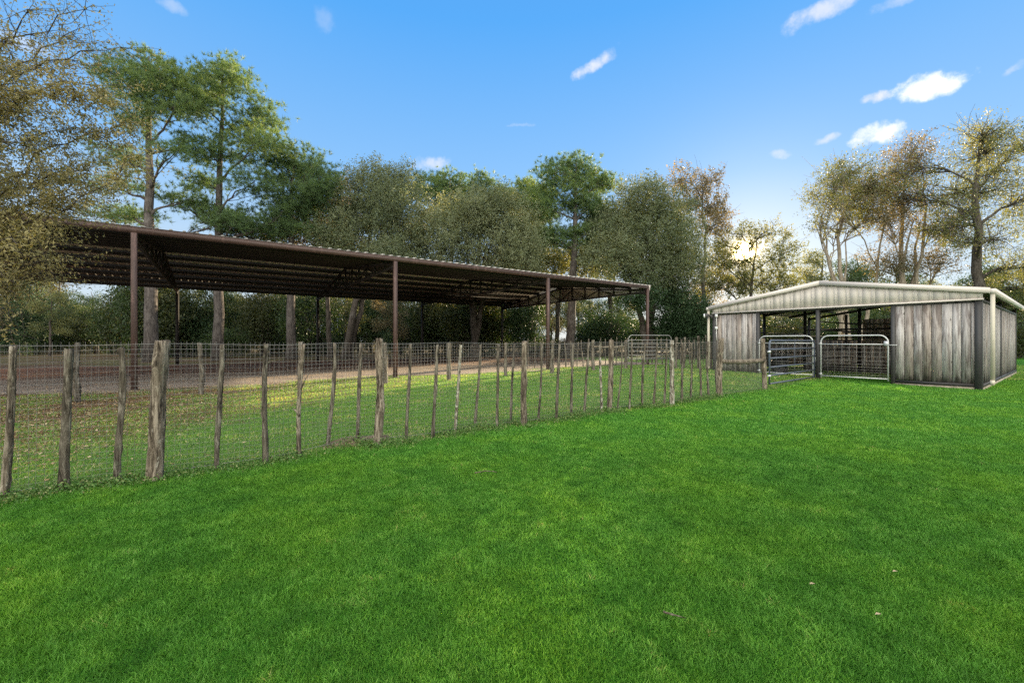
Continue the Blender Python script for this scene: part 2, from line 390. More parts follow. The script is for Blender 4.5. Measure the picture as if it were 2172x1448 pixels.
sand_sheet('dirt_floor', -3, 31.5, .2, 15.6, .012, 0)

mb = MB(); n = 16
V = [(0, 0, .10)]
for r_, z_ in ((.35, .095), (.7, .06), (1.0, -.03)):
    for k in range(n):
        t_ = 2*math.pi*k/n; V.append((math.cos(t_)*r_*.52*(.8+.45*random.random()), math.sin(t_)*r_*.26*(.8+.4*random.random()), z_+random.uniform(-.015, .02)))
Fs = [(0, 1+k, 1+(k+1) % n) for k in range(n)] + [(1+j*n+k, 1+(j+1)*n+k, 1+(j+1)*n+(k+1) % n, 1+j*n+(k+1) % n) for j in range(2) for k in range(n)]
mb.add(V, Fs); o = mb.build('dirt_mound', M['mound'], smooth=True); pm = onground(742, 945); o.location = (pm.x+.05, pm.y+.15, -.03); o.rotation_euler = (0, 0, .63)
tag(o, kind='structure')

# ------------------------------------------------------------------ trees
def leaf_quads(C, per, spread, L, Wd, flat=1.0, var=None, droop=None):
    """diamond leaves scattered round centres"""
    n = len(C)*per
    c = np.repeat(C, per, 0)+RNG.normal(size=(n, 3))*spread*np.array([1, 1, flat])
    a = RNG.normal(size=(n, 3))
    if droop is not None: a = a*.6+np.array(droop)
    a /= np.linalg.norm(a, axis=1, keepdims=True)
    b = np.cross(a, RNG.normal(size=(n, 3))); b /= np.linalg.norm(b, axis=1, keepdims=True)+1e-9
    s = (.6+.8*RNG.random((n, 1)))
    V = np.stack([c-a*s*L/2, c+b*s*Wd/2, c+a*s*L/2, c-b*s*Wd/2], 1).reshape(-1, 3)
    Fc = np.arange(n*4).reshape(n, 4)
    if var is None: var = RNG.random(len(C))
    v = np.clip(np.repeat(var, per)*.68+RNG.random(n)*.28+.02, 0, 1)
    return V, Fc, v
def needle_tufts(C, D, per, L, Wd, var):
    n = len(C)*per
    c = np.repeat(C, per, 0); d = np.repeat(D, per, 0)
    a = RNG.normal(size=(n, 3))*.75+d; a /= np.linalg.norm(a, axis=1, keepdims=True)
    b = np.cross(a, RNG.normal(size=(n, 3))); b /= np.linalg.norm(b, axis=1, keepdims=True)+1e-9
    s = .6+.6*RNG.random((n, 1)); r0 = c+a*.03
    V = np.stack([r0-b*Wd/2, r0+b*Wd/2, r0+a*L*s], 1).reshape(-1, 3)
    Fc = np.arange(n*3).reshape(n, 3)
    return V, Fc, np.clip(np.repeat(var, per)*.6+RNG.random(n)*.4, 0, 1)
def curve(p, q, sag=0.0, wob=.06, n=6, jit=.013):
    p, q = Vector(p), Vector(q); L = (q-p).length; out = []
    side = Vector((random.gauss(0, 1), random.gauss(0, 1), random.gauss(0, .6)))*wob*L
    for i in range(n+1):
        t = i/n; k = math.sin(math.pi*t)
        out.append(p.lerp(q, t)+side*k+Vector((0, 0, sag*L*k))+Vector((random.gauss(0, 1), random.gauss(0, 1), random.gauss(0, 1)))*(jit*L if 0 < i < n else 0))
    return out
def taper(r0, r1, n): return [r0+(r1-r0)*(i/n)**.8 for i in range(n+1)]

def tree(name, label, cat, base_px, Z, lobes, trunk_top, r0, kind='leafy', leaf='oak', bark='bark_dark', dens=1.0, per=85,
         size=.15, spread=.34, twigs=9, stems=1, group='trees standing behind the covered arena and barn', first=.3, depth=1.0, zj=0.0):
    base = Vector(((base_px-CX)/F*Z, Z, 0)); base.z = g(base.x, base.y)
    root = thing(name, label, cat, base, 0, group)
    loc = lambda px, py, dy=0: at(px, py, Z)-base+Vector((0, dy, 0))
    tb = MB(); top = loc(*trunk_top); H = top.z
    trunks = []
    for s_ in range(stems):
        t0 = Vector((0, 0, -.2)) if stems == 1 else Vector((random.uniform(-.25, .25)*stems*.5, random.uniform(-.2, .2), -.2))
        tp = top if s_ == 0 else top*random.uniform(.7, .95)+Vector((random.uniform(-.16, .16)*H, random.uniform(-.1, .1)*H, 0))
        n_ = 12; pts = curve(t0, tp, 0, .008 if kind == 'pine' else .022, n_, .0022 if kind == 'pine' else .006)
        rr = [max(.03, r0*(1-.12*s_)*((1-i/n_)**.75)*.95+.02) for i in range(n_+1)]; rr[0] *= 1.3
        tb.tube(pts, rr, 9, .5); trunks.append((pts, rr))
    sc = Z/F; LC = []
    areas = []
    for (px, py, rx, ry) in lobes:
        gr = 1.22 if kind != 'bare' else 1.15; rx_, ry_ = rx*sc*gr, ry*sc*gr; dpt = (rx_+ry_)*.5*depth
        c = loc(px, py, random.uniform(-1, 1)*max(1.0, abs(px-trunk_top[0])*sc*.45+1.0)*depth+zj); LC.append((c, Vector((rx_, dpt, ry_)))); areas.append(rx_*ry_)
    C = []; Vr = []; Dn = []
    for (c, r), A in zip(LC, areas):
        pts, rr = random.choice(trunks) if stems > 1 else trunks[0]
        hd = math.hypot(c.x, c.y); ta = min(max((c.z-hd*random.uniform(.35, .7))/max(H, 1), first), .93)
        k = ta*(len(pts)-1); i0 = int(k); a0 = pts[i0].lerp(pts[min(i0+1, len(pts)-1)], k-i0); ra = rr[i0]*.5
        limb = curve(a0, c, .10 if kind != 'pine' else -.04, .07, 7)
        tb.tube(limb, taper(max(.035, ra), .022, 7), 6, .5)
        nclump = max(9, int(A*(30.0 if kind != 'pine' else 31.0)*dens)); lv = random.random()
        for j in range(nclump):
            d = Vector((random.gauss(0, 1), random.gauss(0, 1), random.gauss(0, 1))).normalized()*(random.random()**.42)
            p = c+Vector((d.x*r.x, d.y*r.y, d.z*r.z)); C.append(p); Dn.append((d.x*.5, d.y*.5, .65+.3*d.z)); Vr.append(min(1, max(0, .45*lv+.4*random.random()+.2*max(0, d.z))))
            if j < twigs:
                s0 = random.choice(limb[3:]); tb.tube(curve(s0, p, .03, .09, 4), taper(.028, .008, 4), 4, .5)
                if kind == 'bare':
                    for _ in range(3):
                        q = p+Vector((random.gauss(0, .5), random.gauss(0, .5), random.gauss(.25, .5)))*1.0
                        tb.tube(curve(p.lerp(s0, random.random()*.5), q, 0, .08, 3), taper(.014, .006, 3), 3, .5)
    tb.build('trunk', M[bark], root, True)
    size = .0037*Z if size == .15 else size
    C = np.array([tuple(p) for p in C]); Vr = np.array(Vr); Dn = np.array(Dn)
    if kind == 'pine':
        # each clump becomes a spray of needle tufts
        m = 7; C2 = np.repeat(C, m, 0)+RNG.normal(size=(len(C)*m, 3))*np.array([.38, .38, .17]); D2 = np.repeat(Dn, m, 0)
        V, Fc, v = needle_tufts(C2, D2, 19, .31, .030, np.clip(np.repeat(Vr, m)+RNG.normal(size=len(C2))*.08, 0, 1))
    else:
        m = 5; q = max(4, per//m)
        Dd = Dn+RNG.normal(size=Dn.shape)*.0; Dd = np.repeat(Dd, m, 0)+RNG.normal(size=(len(C)*m, 3))*.55; Dd /= np.linalg.norm(Dd, axis=1, keepdims=True)
        C2 = np.repeat(C, m, 0)+RNG.normal(size=(len(C)*m, 3))*spread*.75; C3 = np.repeat(C2, q, 0)+np.repeat(Dd, q, 0)*(RNG.random((len(C2)*q, 1))-.35)*.95
        V, Fc, v = leaf_quads(C3, 1, .085, size, size*.52, 1, np.clip(np.repeat(Vr, m*q)+RNG.normal(size=len(C3))*.1, 0, 1))
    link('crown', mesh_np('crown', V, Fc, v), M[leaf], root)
    return root

G1 = 'tall pines standing behind the covered arena'
tree('pine_tree', 'tallest pine with a thick straight grey trunk, leftmost of the pines behind the arena roof', 'pine tree', 322, 28,
     [(300, 128, 55, 30), (360, 155, 55, 40), (262, 170, 40, 38), (330, 205, 80, 38), (390, 200, 35, 35), (400, 250, 35, 25), (300, 260, 55, 25),
      (390, 300, 40, 18), (375, 410, 55, 20), (430, 455, 55, 18), (250, 395, 55, 16), (240, 330, 55, 25), (180, 440, 60, 16), (430, 350, 35, 14), (270, 455, 50, 14)],
     (316, 120), .42, 'pine', 'pine', 'bark_pine', .62, group=G1, first=.42)
tree('pine_tree', 'slender pine with layered needle pads, second pine from the left behind the arena roof', 'pine tree', 465, 30,
     [(478, 140, 28, 20), (430, 170, 34, 26), (495, 185, 45, 30), (540, 235, 42, 40), (450, 240, 50, 35), (520, 290, 65, 38), (470, 335, 55, 24), (575, 315, 30, 26),
      (420, 375, 40, 20), (545, 395, 55, 24), (585, 440, 40, 22), (470, 450, 55, 20), (410, 440, 40, 14), (520, 480, 55, 16)],
     (474, 135), .36, 'pine', 'pine', 'bark_pine', .72, group=G1, first=.4)
tree('pine_tree', 'shorter bushy pine with low green boughs over the arena roof, third from the left', 'pine tree', 618, 32,
     [(620, 335, 50, 24), (585, 365, 40, 28), (660, 375, 40, 32), (600, 420, 55, 26), (655, 430, 45, 30), (570, 465, 50, 24), (700, 400, 28, 34), (540, 500, 50, 22), (640, 490, 45, 22)],
     (622, 330), .36, 'pine', 'pine', 'bark_pine', .9, group=G1, first=.35)
tree('pine_tree', 'distant pine whose round top rises between two grey-green oaks left of centre', 'pine tree', 955, 42,
     [(950, 382, 40, 22), (915, 410, 32, 28), (980, 415, 50, 28), (1020, 392, 22, 18), (945, 450, 45, 28), (1055, 400, 28, 22), (1010, 450, 40, 25)],
     (955, 375), .36, 'pine', 'pine', 'bark_pine', 1.1, group=G1, first=.4)
tree('pine_tree', 'small pine half hidden at the left side of the tall central pine', 'pine tree', 1128, 40,
     [(1120, 415, 34, 26), (1105, 450, 34, 30), (1140, 460, 34, 30), (1115, 500, 34, 28)], (1122, 405), .28, 'pine', 'pine', 'bark_pine', 1.1, group=G1, first=.4)
tree('pine_tree', 'tall central pine with a rounded open crown and pale trunk behind the arena roof', 'pine tree', 1205, 34,
     [(1225, 347, 42, 20), (1185, 368, 42, 24), (1258, 378, 40, 26), (1148, 392, 28, 22), (1287, 388, 18, 18), (1212, 412, 55, 26), (1168, 445, 45, 25), (1255, 440, 45, 22),
      (1140, 488, 45, 22), (1232, 492, 60, 20), (1178, 512, 50, 18), (1280, 470, 35, 18)],
     (1222, 340), .40, 'pine', 'pine', 'bark_pine', .85, group=G1, first=.4)
G2 = 'broadleaf trees standing behind the covered arena'
tree('oak_tree', 'dark open-crowned tree with sky showing through, between the third pine and the grey-green oak', 'tree', 700, 36,
     [(715, 425, 38, 45), (690, 470, 50, 45), (640, 525, 55, 35), (720, 520, 50, 45), (590, 530, 45, 25)], (700, 420), .22, 'leafy', 'brown', 'bark_dark', .62, group=G2)
tree('oak_tree', 'wide grey-green oak with a yellowish peak, left of the centre above the arena roof', 'tree', 735, 33,
     [(790, 385, 50, 30), (838, 378, 40, 30), (760, 435, 65, 45), (835, 440, 65, 50), (800, 505, 95, 50), (872, 500, 50, 60), (735, 510, 50, 45), (850, 560, 70, 30)],
     (800, 420), .30, 'leafy', 'oak', 'bark_dark', 1.15, stems=2, group=G2)
tree('oak_tree', 'broad grey-green oak on a dark forked trunk seen under the arena roof', 'tree', 1005, 34,
     [(1045, 440, 50, 28), (990, 465, 65, 38), (1075, 470, 60, 42), (955, 515, 60, 45), (1040, 525, 85, 52), (1110, 535, 45, 55), (930, 560, 60, 30)],
     (1030, 450), .32, 'leafy', 'oak', 'bark_dark', 1.15, stems=3, group=G2, first=.2)
tree('oak_tree', 'big rounded grey-green oak behind the right end of the arena roof', 'tree', 1385, 33,
     [(1345, 425, 48, 32), (1400, 445, 62, 42), (1310, 475, 50, 40), (1365, 505, 85, 55), (1440, 500, 58, 55), (1285, 550, 50, 35), (1400, 570, 85, 40), (1465, 560, 38, 45), (1330, 590, 60, 30)],
     (1380, 430), .34, 'leafy', 'oak', 'bark_dark', 1.1, stems=2, group=G2)
tree('oak_tree', 'thin twiggy brown-leaved treetop just left of the low sun', 'tree', 1475, 38,
     [(1430, 395, 32, 22), (1500, 385, 34, 24), (1525, 430, 28, 34), (1465, 425, 45, 26), (1550, 450, 16, 34), (1510, 480, 35, 25)], (1490, 400), .2, 'bare', 'brown', 'bark_dark', .45, group=G2, twigs=14)
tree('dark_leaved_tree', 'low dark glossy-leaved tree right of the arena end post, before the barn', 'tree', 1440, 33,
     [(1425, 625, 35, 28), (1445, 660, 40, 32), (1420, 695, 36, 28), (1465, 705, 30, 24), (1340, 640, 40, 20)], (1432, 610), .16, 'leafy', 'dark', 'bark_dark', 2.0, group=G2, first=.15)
tree('backlit_tree', 'olive tree with the low sun shining through its crown', 'tree', 1600, 40,
     [(1612, 497, 42, 16), (1545, 515, 26, 30), (1578, 552, 22, 12), (1600, 520, 22, 14), (1548, 560, 22, 20), (1556, 498, 20, 14), (1655, 540, 38, 34), (1630, 590, 65, 36), (1560, 600, 42, 30), (1680, 600, 30, 25), (1505, 600, 40, 28), (1520, 560, 30, 30)],
     (1605, 510), .24, 'bare', 'olive', 'bark_dark', .42, group=G2, twigs=14)
tree('oak_tree', 'grey-green mass of low boughs filling in behind the foot of the central pine', 'tree', 1180, 46,
     [(1150, 545, 55, 40), (1235, 560, 60, 35), (1110, 590, 60, 40), (1080, 560, 45, 35)], (1175, 550), .25, 'leafy', 'olive', 'bark_dark', .7, stems=2, group=G2)
tree('oak_tree', 'olive treetop filling the gap between the central pine and the big rounded oak', 'tree', 1290, 44,
     [(1285, 485, 40, 34), (1305, 535, 42, 32), (1268, 440, 26, 20), (1265, 540, 36, 30), (1325, 480, 30, 26)], (1288, 460), .22, 'leafy', 'oak', 'bark_dark', .9, stems=2, group=G2)
G3 = 'sparse backlit trees behind the white-roofed barn'
tree('sparse_tree', 'sparse tree of several pale bare trunks behind the barn ridge', 'tree', 1800, 28,
     [(1740, 400, 38, 30), (1795, 372, 48, 26), (1715, 442, 34, 28), (1800, 425, 60, 34), (1850, 395, 36, 26), (1765, 480, 50, 24), (1840, 460, 40, 30)],
     (1790, 380), .17, 'bare', 'olive', 'bark_pale', .6, stems=6, group=G3, twigs=22, first=.45)
tree('sparse_tree', 'tangled brownish tree between the pale-trunked tree and the thick pine trunk', 'tree', 1905, 27,
     [(1900, 345, 50, 28), (1865, 395, 48, 34), (1945, 350, 46, 30), (1920, 425, 62, 45), (1875, 480, 50, 34), (1965, 490, 50, 34), (1900, 560, 62, 26), (1990, 560, 50, 24)],
     (1920, 350), .2, 'bare', 'brown', 'bark_pale', .62, stems=4, group=G3, twigs=26, first=.3)
tree('sparse_tree', 'tall tree with the thickest trunk rising behind the right end of the barn roof', 'tree', 2085, 24,
     [(2045, 300, 50, 22), (2000, 335, 52, 32), (1985, 400, 45, 35), (1990, 460, 45, 30), (2090, 325, 52, 42), (2140, 285, 40, 32), (2040, 395, 70, 42), (2120, 400, 60, 45), (2060, 470, 60, 34), (2145, 500, 46, 40), (2110, 575, 55, 24), (2010, 520, 50, 25), (2180, 420, 50, 50), (2190, 340, 50, 40)],
     (2080, 290), .32, 'bare', 'olive', 'bark_dark', .52, group=G3, twigs=24, first=.35)
tree('sparse_tree', 'tree at the right edge of the photo whose boughs reach over the barn gutter', 'tree', 2240, 25,
     [(2200, 300, 60, 40), (2160, 560, 50, 25), (2230, 450, 60, 50), (2170, 610, 60, 20), (2230, 600, 50, 40)], (2235, 300), .25, 'bare', 'olive', 'bark_dark', .6, group=G3, twigs=20)

# thicket: shrubs and slim trees behind the arena
def shrub_proto(leaf, seed, label, group):
    random.seed(seed)
    root = thing('shrub', label, 'shrub', (0, 0, 0), 0, group); tb = MB(); C = []; Vr = []
    for s_ in range(5):
        q = Vector((random.uniform(-1.1, 1.1), random.uniform(-.9, .9), random.uniform(1.6, 2.9)))
        st = curve((q.x*.2, q.y*.2, -.1), q, .02, .08, 6); tb.tube(st, taper(.06, .015, 6), 5, .5)
        for _ in range(5): tb.tube(curve(random.choice(st[2:]), q+Vector((random.gauss(0, .6), random.gauss(0, .6), random.gauss(-.4, .6))), 0, .1, 3), .012, 3, .5)
    for j in range(330):
        d = Vector((random.gauss(0, 1), random.gauss(0, 1), random.gauss(0, 1))).normalized()*(random.random()**.38)
        lo = 1+.25*math.sin(4*math.atan2(d.y, d.x)+seed)
        C.append((d.x*1.75*lo, d.y*1.5*lo, 1.75+d.z*1.65*lo)); Vr.append(random.random()*.8)
    tb.build('stem', M['bark_dark'], root, True)
    V, Fc, v = leaf_quads(np.array(C), 34, .22, .10, .06, .8, np.array(Vr)); link('foliage', mesh_np('foliage', V, Fc, v), M[leaf], root)
    return root
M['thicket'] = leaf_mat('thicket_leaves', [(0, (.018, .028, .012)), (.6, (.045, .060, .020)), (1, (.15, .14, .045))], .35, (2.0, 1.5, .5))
protos = [shrub_proto('shrub', 3, 'dark green shrub in the thicket behind the covered arena', 'dark green shrubs behind the covered arena'),
          shrub_proto('thicket', 5, 'yellow-green shrub in the thicket behind the covered arena', 'yellow-green shrubs behind the covered arena'),
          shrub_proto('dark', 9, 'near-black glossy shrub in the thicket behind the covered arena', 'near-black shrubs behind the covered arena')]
random.seed(21)
used = set()
def where(px):
    for lim, txt in ((150, 'under the yellow boughs at the left edge'), (290, 'just left of the first arena post'), (400, 'around the trunk of the tallest pine'), (500, 'by the trunk of the second pine'),
                     (680, 'left and right of the third pine trunk'), (835, 'left of the arena post nearest the middle'), (1000, 'just right of the middle arena post'), (1160, 'left of the third arena post'),
                     (1375, 'between the last two arena posts'), (1515, 'in the gap between arena and barn'), (1735, 'behind the left half of the barn'), (1900, 'behind the mesh gates of the barn'), (2085, 'behind the right half of the barn')):
        if px < lim: return txt
    return 'beyond the right end of the barn'
WORD = ['dark green', 'yellow-green', 'near-black glossy']
def put_shrub(k, X, Y, sc):
    o = protos[k]; lb = ('tall ' if sc[2] > 1.45 else ('low ' if sc[2] < .95 else 'shoulder-high ').replace('shoulder-high', 'middling'))+WORD[k]+' shrub in the thicket '+where(X/Y*F+CX)
    if k not in used: used.add(k); o.location = (X, Y, 0); o.scale = sc; o['label'] = lb; return
    copy_thing(o, (X, Y, 0), random.uniform(0, 6.28), sc, lb)
for i in range(72):
    px = -60+i*22.8+random.uniform(-12, 12); Z = random.uniform(38, 56)
    if 300 < px < 480: Z = random.uniform(34, 40)
    h = random.uniform(.6, 2.35)*(1.0 if px < 1120 else (.62 if px < 1330 else .9)); wsc = random.uniform(1.1, 1.8)*(.8 if h < 1.2 else 1)
    if i > 61: h *= .7
    put_shrub(random.choices([0, 1, 2], [5, 3, 2])[0], (px-CX)/F*Z, Z, (wsc, wsc, h))
for i in range(22):
    px = 1500+i*36+random.uniform(-12, 12); Z = random.uniform(33, 44); put_shrub(random.choices([0, 1, 2], [3, 4, 1])[0], (px-CX)/F*Z, Z, (1.3, 1.3, random.uniform(.8, 1.3)))

# slim background trees (shared builds)
def bg_proto(name, label, group, leaf, seed, h=11.0):
    random.seed(seed)
    root = thing(name, label, 'tree', (0, 0, 0), 0, group); tb = MB(); C = []; Vr = []
    tp = curve((0, 0, -.2), (random.uniform(-.5, .5), 0, h), 0, .02, 10, .006); tb.tube(tp, [.2*(1-i/10)**.7+.03 for i in range(11)], 8, .5)
    for k in range(12):
        a0 = tp[3+k*6//12]; ang = random.uniform(0, 6.28); rr = random.uniform(1.0, 2.6)
        q = a0+Vector((math.cos(ang)*rr, math.sin(ang)*rr, random.uniform(.4, 1.9))); lb = curve(a0, q, .08, .08, 5); tb.tube(lb, taper(.07, .015, 5), 5, .5)
        lv = random.random()
        for j in range(16):
            C.append(tuple(q+Vector((random.gauss(0, .65), random.gauss(0, .65), random.gauss(0, .5))))); Vr.append(.5*lv+.5*random.random())
            if j < 6: tb.tube(curve(random.choice(lb[2:]), C[-1], 0, .08, 3), .012, 3, .5)
    tb.build('trunk', M['bark_dark'], root, True)
    V, Fc, v = leaf_quads(np.array(C), 60, .34, .16, .10, .8, np.array(Vr)); link('crown', mesh_np('crown', V, Fc, v), M[leaf], root)
    return root
bgs = [bg_proto('woodland_tree', 'slim green woodland tree far behind the arena', 'slim green woodland trees', 'shrub', 31),
       bg_proto('woodland_tree', 'slim olive woodland tree far behind the arena', 'slim olive woodland trees', 'olive', 32, 12.5),
       bg_proto('woodland_tree', 'slim brown-leaved woodland tree far behind the arena', 'slim brown-leaved woodland trees', 'brown', 33, 10)]
random.seed(77); usedb = set()
for i in range(92):
    px = -80+i*25.2+random.uniform(-16, 16); Z = random.uniform(50, 78) if px < 1500 or px > 1720 else random.uniform(55, 60)
    sc = random.uniform(.75, 1.1)*(.55 if 1500 < px < 1720 else (1.12 if px > 1720 else 1.0)); k = random.choices([0, 1, 2], [4, 3, 2])[0]
    if px < 540: sc *= .86
    if 1345 < px < 1480: continue
    if 1235 < px <= 1345: Z, sc = 76+random.random()*4, .85
    if i % 5 == 2 and px < 1150: Z = random.uniform(39, 46); sc *= .72
    X = (px-CX)/F*Z; lb = ('tall ' if sc > .85 else 'smaller ')+['slim green', 'slim olive', 'slim brown-leaved'][k]+(' tree close behind the thicket ' if Z < 47 else ' woodland tree ')+where(px)
    if k not in usedb: usedb.add(k); bgs[k].location = (X, Z, 0); bgs[k].scale = (sc,)*3; bgs[k]['label'] = lb
    else: copy_thing(bgs[k], (X, Z, 0), random.uniform(0, 6.28), sc, lb)

# yellow-leaved tree whose boughs enter from the left, close to the camera
def left_tree():
    random.seed(11)
    bx, by = -11.6, 8.2
    root = thing('autumn_tree', 'nearest tree with small yellow-brown leaves, its boughs hanging in from the left edge', 'tree', (bx, by, 0), 0)
    B = Vector((bx, by, 0)); tb = MB()
    tp = curve((0, 0, -.2), (.6, -.2, 8.5), 0, .02, 10, .008); tb.tube(tp, [.24*(1-i/10)**.6+.04 for i in range(11)], 10, .5)
    C = []; Vr = []
    ends = [(170, 60, .5), (255, 100, .25), (180, 20, .3), (60, 20, .3), (120, 130, .8), (250, 180, .9), (200, 200, 1.2), (80, 200, .9), (150, 270, 1.3), (260, 260, 1.1), (270, 330, .9), (60, 300, 1.1), (200, 340, 1.3),
            (120, 360, 1.2), (30, 380, 1.1), (170, 400, 1.1), (230, 400, .7), (90, 430, 1.1), (150, 460, .7), (60, 480, 1.0), (20, 500, 1.0), (120, 505, .9), (150, 545, .7), (80, 560, .9), (40, 590, .7), (0, 560, .8), (110, 590, .5),
            (-60, 100, .8), (-60, 250, 1), (-70, 400, 1), (-50, 520, 1), (10, 90, .5), (0, 180, .7), (20, 650, .25), (5, 700, .25)]
    for (px, py, de) in ends:
        Z = random.uniform(6.6, 8.8); q = at(px, py, Z)-B
        a0 = tp[min(10, max(2, int((q.z*.75)/8.5*10)))]
        sag = .10 if py < 300 else -.02+.12*random.random()
        lb = curve(a0, q, sag, .05, 12); tb.tube(lb, taper(.034, .005, 12), 6, .5)
        lv = random.random()
        for k in range(30):
            s0 = lb[random.randint(5, 12)]; dr = (lb[-1]-lb[-4]).normalized()
            d = (dr*.6+Vector((random.gauss(0, .5), random.gauss(0, .5), random.gauss(-.15, .45)))).normalized()
            tw = curve(s0, s0+d*random.uniform(.35, .9), -.08, .08, 5); tb.tube(tw, taper(.006, .002, 5), 3, .5)
            for _ in range(int(70*de*(.55 if py > 440 else 1))):
                j = random.random()*5; i0 = min(4, int(j)); p = tw[i0].lerp(tw[i0+1], j-i0)
                C.append(tuple(p+Vector((random.gauss(0, .07), random.gauss(0, .07), random.gauss(-.03, .06))))); Vr.append(.5*lv+.5*random.random())
    tb.build('trunk', M['bark_dark'], root, True)
    V, Fc, v = leaf_quads(np.array(C), 1, .01, .060, .022, 1, np.array(Vr), droop=(.35, -.1, -.35)); link('crown', mesh_np('crown', V, Fc, v), M['amber'], root)
left_tree()

# ------------------------------------------------------------------ covered arena
def arena():
    Lx, Wy = 4*7.33, 15.0
    root = thing('covered_arena', 'long open riding arena cover with brown steel posts and a low ridged metal roof', 'arena cover', AO, ARZ)
    br, dk, sh = M['brown_steel'], M['dark_steel'], M['sheet']
    zc = lambda y: 4.30+.112*(y if y < 7.5 else 15-y)          # top of the truss top chord
    # roof sheet: ribs run down the slope
    prof = []; x = -.05
    while x < Lx+.05:
        prof += [(x, 0), (x+.20, 0), (x+.225, .034), (x+.275, .034), (x+.30, 0)]; x += .3047
    for (ya, yb) in ((-.06, 7.5), (7.5, 15.06)):
        V = []; 
        for (px, pz) in prof:
            V += [(px, ya, zc(ya)+.215+pz), (px, yb, zc(yb)+.215+pz)]
        Fs = [(2*i, 2*i+2, 2*i+3, 2*i+1) for i in range(len(prof)-1)]
        lw = len(V); V += [(a, b, c-.006) for a, b, c in V]; Fs += [tuple(j+lw for j in f[::-1]) for f in Fs]
        Fs += [(2*i, 2*i+lw, 2*i+2+lw, 2*i+2) for i in range(len(prof)-1)] + [(2*i+1, 2*i+3, 2*i+3+lw, 2*i+1+lw) for i in range(len(prof)-1)]
        m_ = MB(); m_.add(V, Fs); m_.build('roof_panel', sh, root)
    for k in range(1, 12):
        if k == 6: ys = (7.38, 7.62)
        else: ys = (k*1.25,)
        for y in ys:
            MB().box(0, Lx, y-.035, y+.035, zc(y)+.004, zc(y)+.205).build('purlin', dk, root)
    MB().box(-.02, Lx+.02, -.05, .03, 4.33, 4.50).build('eave_beam', br, root)
    V = []
    for (px, pz) in prof: V += [(px, -.066, 4.500), (px, -.066, 4.506+pz*.8), (px, -.058, 4.506+pz*.8), (px, -.058, 4.500)]
    cl = MB(); cl.add(V, [(4*i+a, 4*i+b_, 4*i+4+b_, 4*i+4+a) for i in range(len(prof)-1) for a, b_ in ((1, 0), (2, 1), (3, 2), (0, 3))]); cl.build('eave_glint_strip', M['dull'], root)  # added strip along the rib ends, imitating the small glints at the eave
    gp = MB(); gp.hexa([(Lx+.062, -.02, 4.12), (Lx+.068, -.02, 4.12), (Lx+.068, 7.5, 4.12), (Lx+.062, 7.5, 4.12), (Lx+.062, -.02, 4.50), (Lx+.068, -.02, 4.50), (Lx+.068, 7.5, 5.34), (Lx+.062, 7.5, 5.34)])
    gp.hexa([(Lx+.062, 7.5, 4.12), (Lx+.068, 7.5, 4.12), (Lx+.068, 15.02, 4.12), (Lx+.062, 15.02, 4.12), (Lx+.062, 7.5, 5.34), (Lx+.068, 7.5, 5.34), (Lx+.068, 15.02, 4.50), (Lx+.062, 15.02, 4.50)])
    gp.build('gable_panel', sh, root)
    MB().box(-.02, Lx+.02, Wy+.062, Wy+.11, 4.33, 4.56).build('eave_beam', dk, root)
    MB().box(-.06, -.022, -.075, .02, 4.30, 4.53).box(Lx+.022, Lx+.06, -.085, .02, 4.24, 4.53).build('corner_trim', M['trim'], root)
    for f in range(5):
        x = f*7.33; xs = min(max(x, .07), Lx-.07)
        po = MB().box(xs-.065, xs+.065, -.065, .065, -.3, 4.325).build('post', br, root)
        MB().box(xs-.11, xs+.11, -.11, .11, -.3, .035).build('base_plate', M['dark_steel'], po)
        MB().box(xs-.075, xs+.075, Wy-.075, Wy+.075, -.3, 4.325).build('post', dk, root)
        t = MB(); yy = .09
        t.box(xs-.05, xs+.05, .08, Wy-.08, 4.12, 4.20)
        for s_ in (0, 1):
            f0 = lambda y: y if s_ == 0 else 15-y
            t.bar((xs, f0(.08), zc(.08)-.05), (xs, f0(7.49), zc(7.49)-.05), .10, .09)
            for k in range(1, 7):
                y = k*1.25
                if k < 6 or s_ == 0: t.bar((xs, f0(y), 4.20), (xs, f0(y), zc(y)-.09), .07, .07, (0, 1, 0))
            for k in (1, 2, 3, 4, 5):
                y0, y1 = k*1.25, (k+1)*1.25
                if k % 2: t.bar((xs+.002, f0(y0), zc(y0)-.11), (xs+.002, f0(y1), 4.21), .05, .05, (1, 0, 0)) if k > 1 else None
                else: t.bar((xs-.002, f0(y0), 4.21), (xs-.002, f0(y1), zc(y1)-.11), .05, .05, (1, 0, 0))
            # knee plate where the truss meets the post
            t.bar((xs, f0(.08), 4.05), (xs, f0(.9), 4.15), .06, .06)
        t.build('truss', dk, root)
    # bridging struts between purlins read as thin cross lines
    return root
arena()

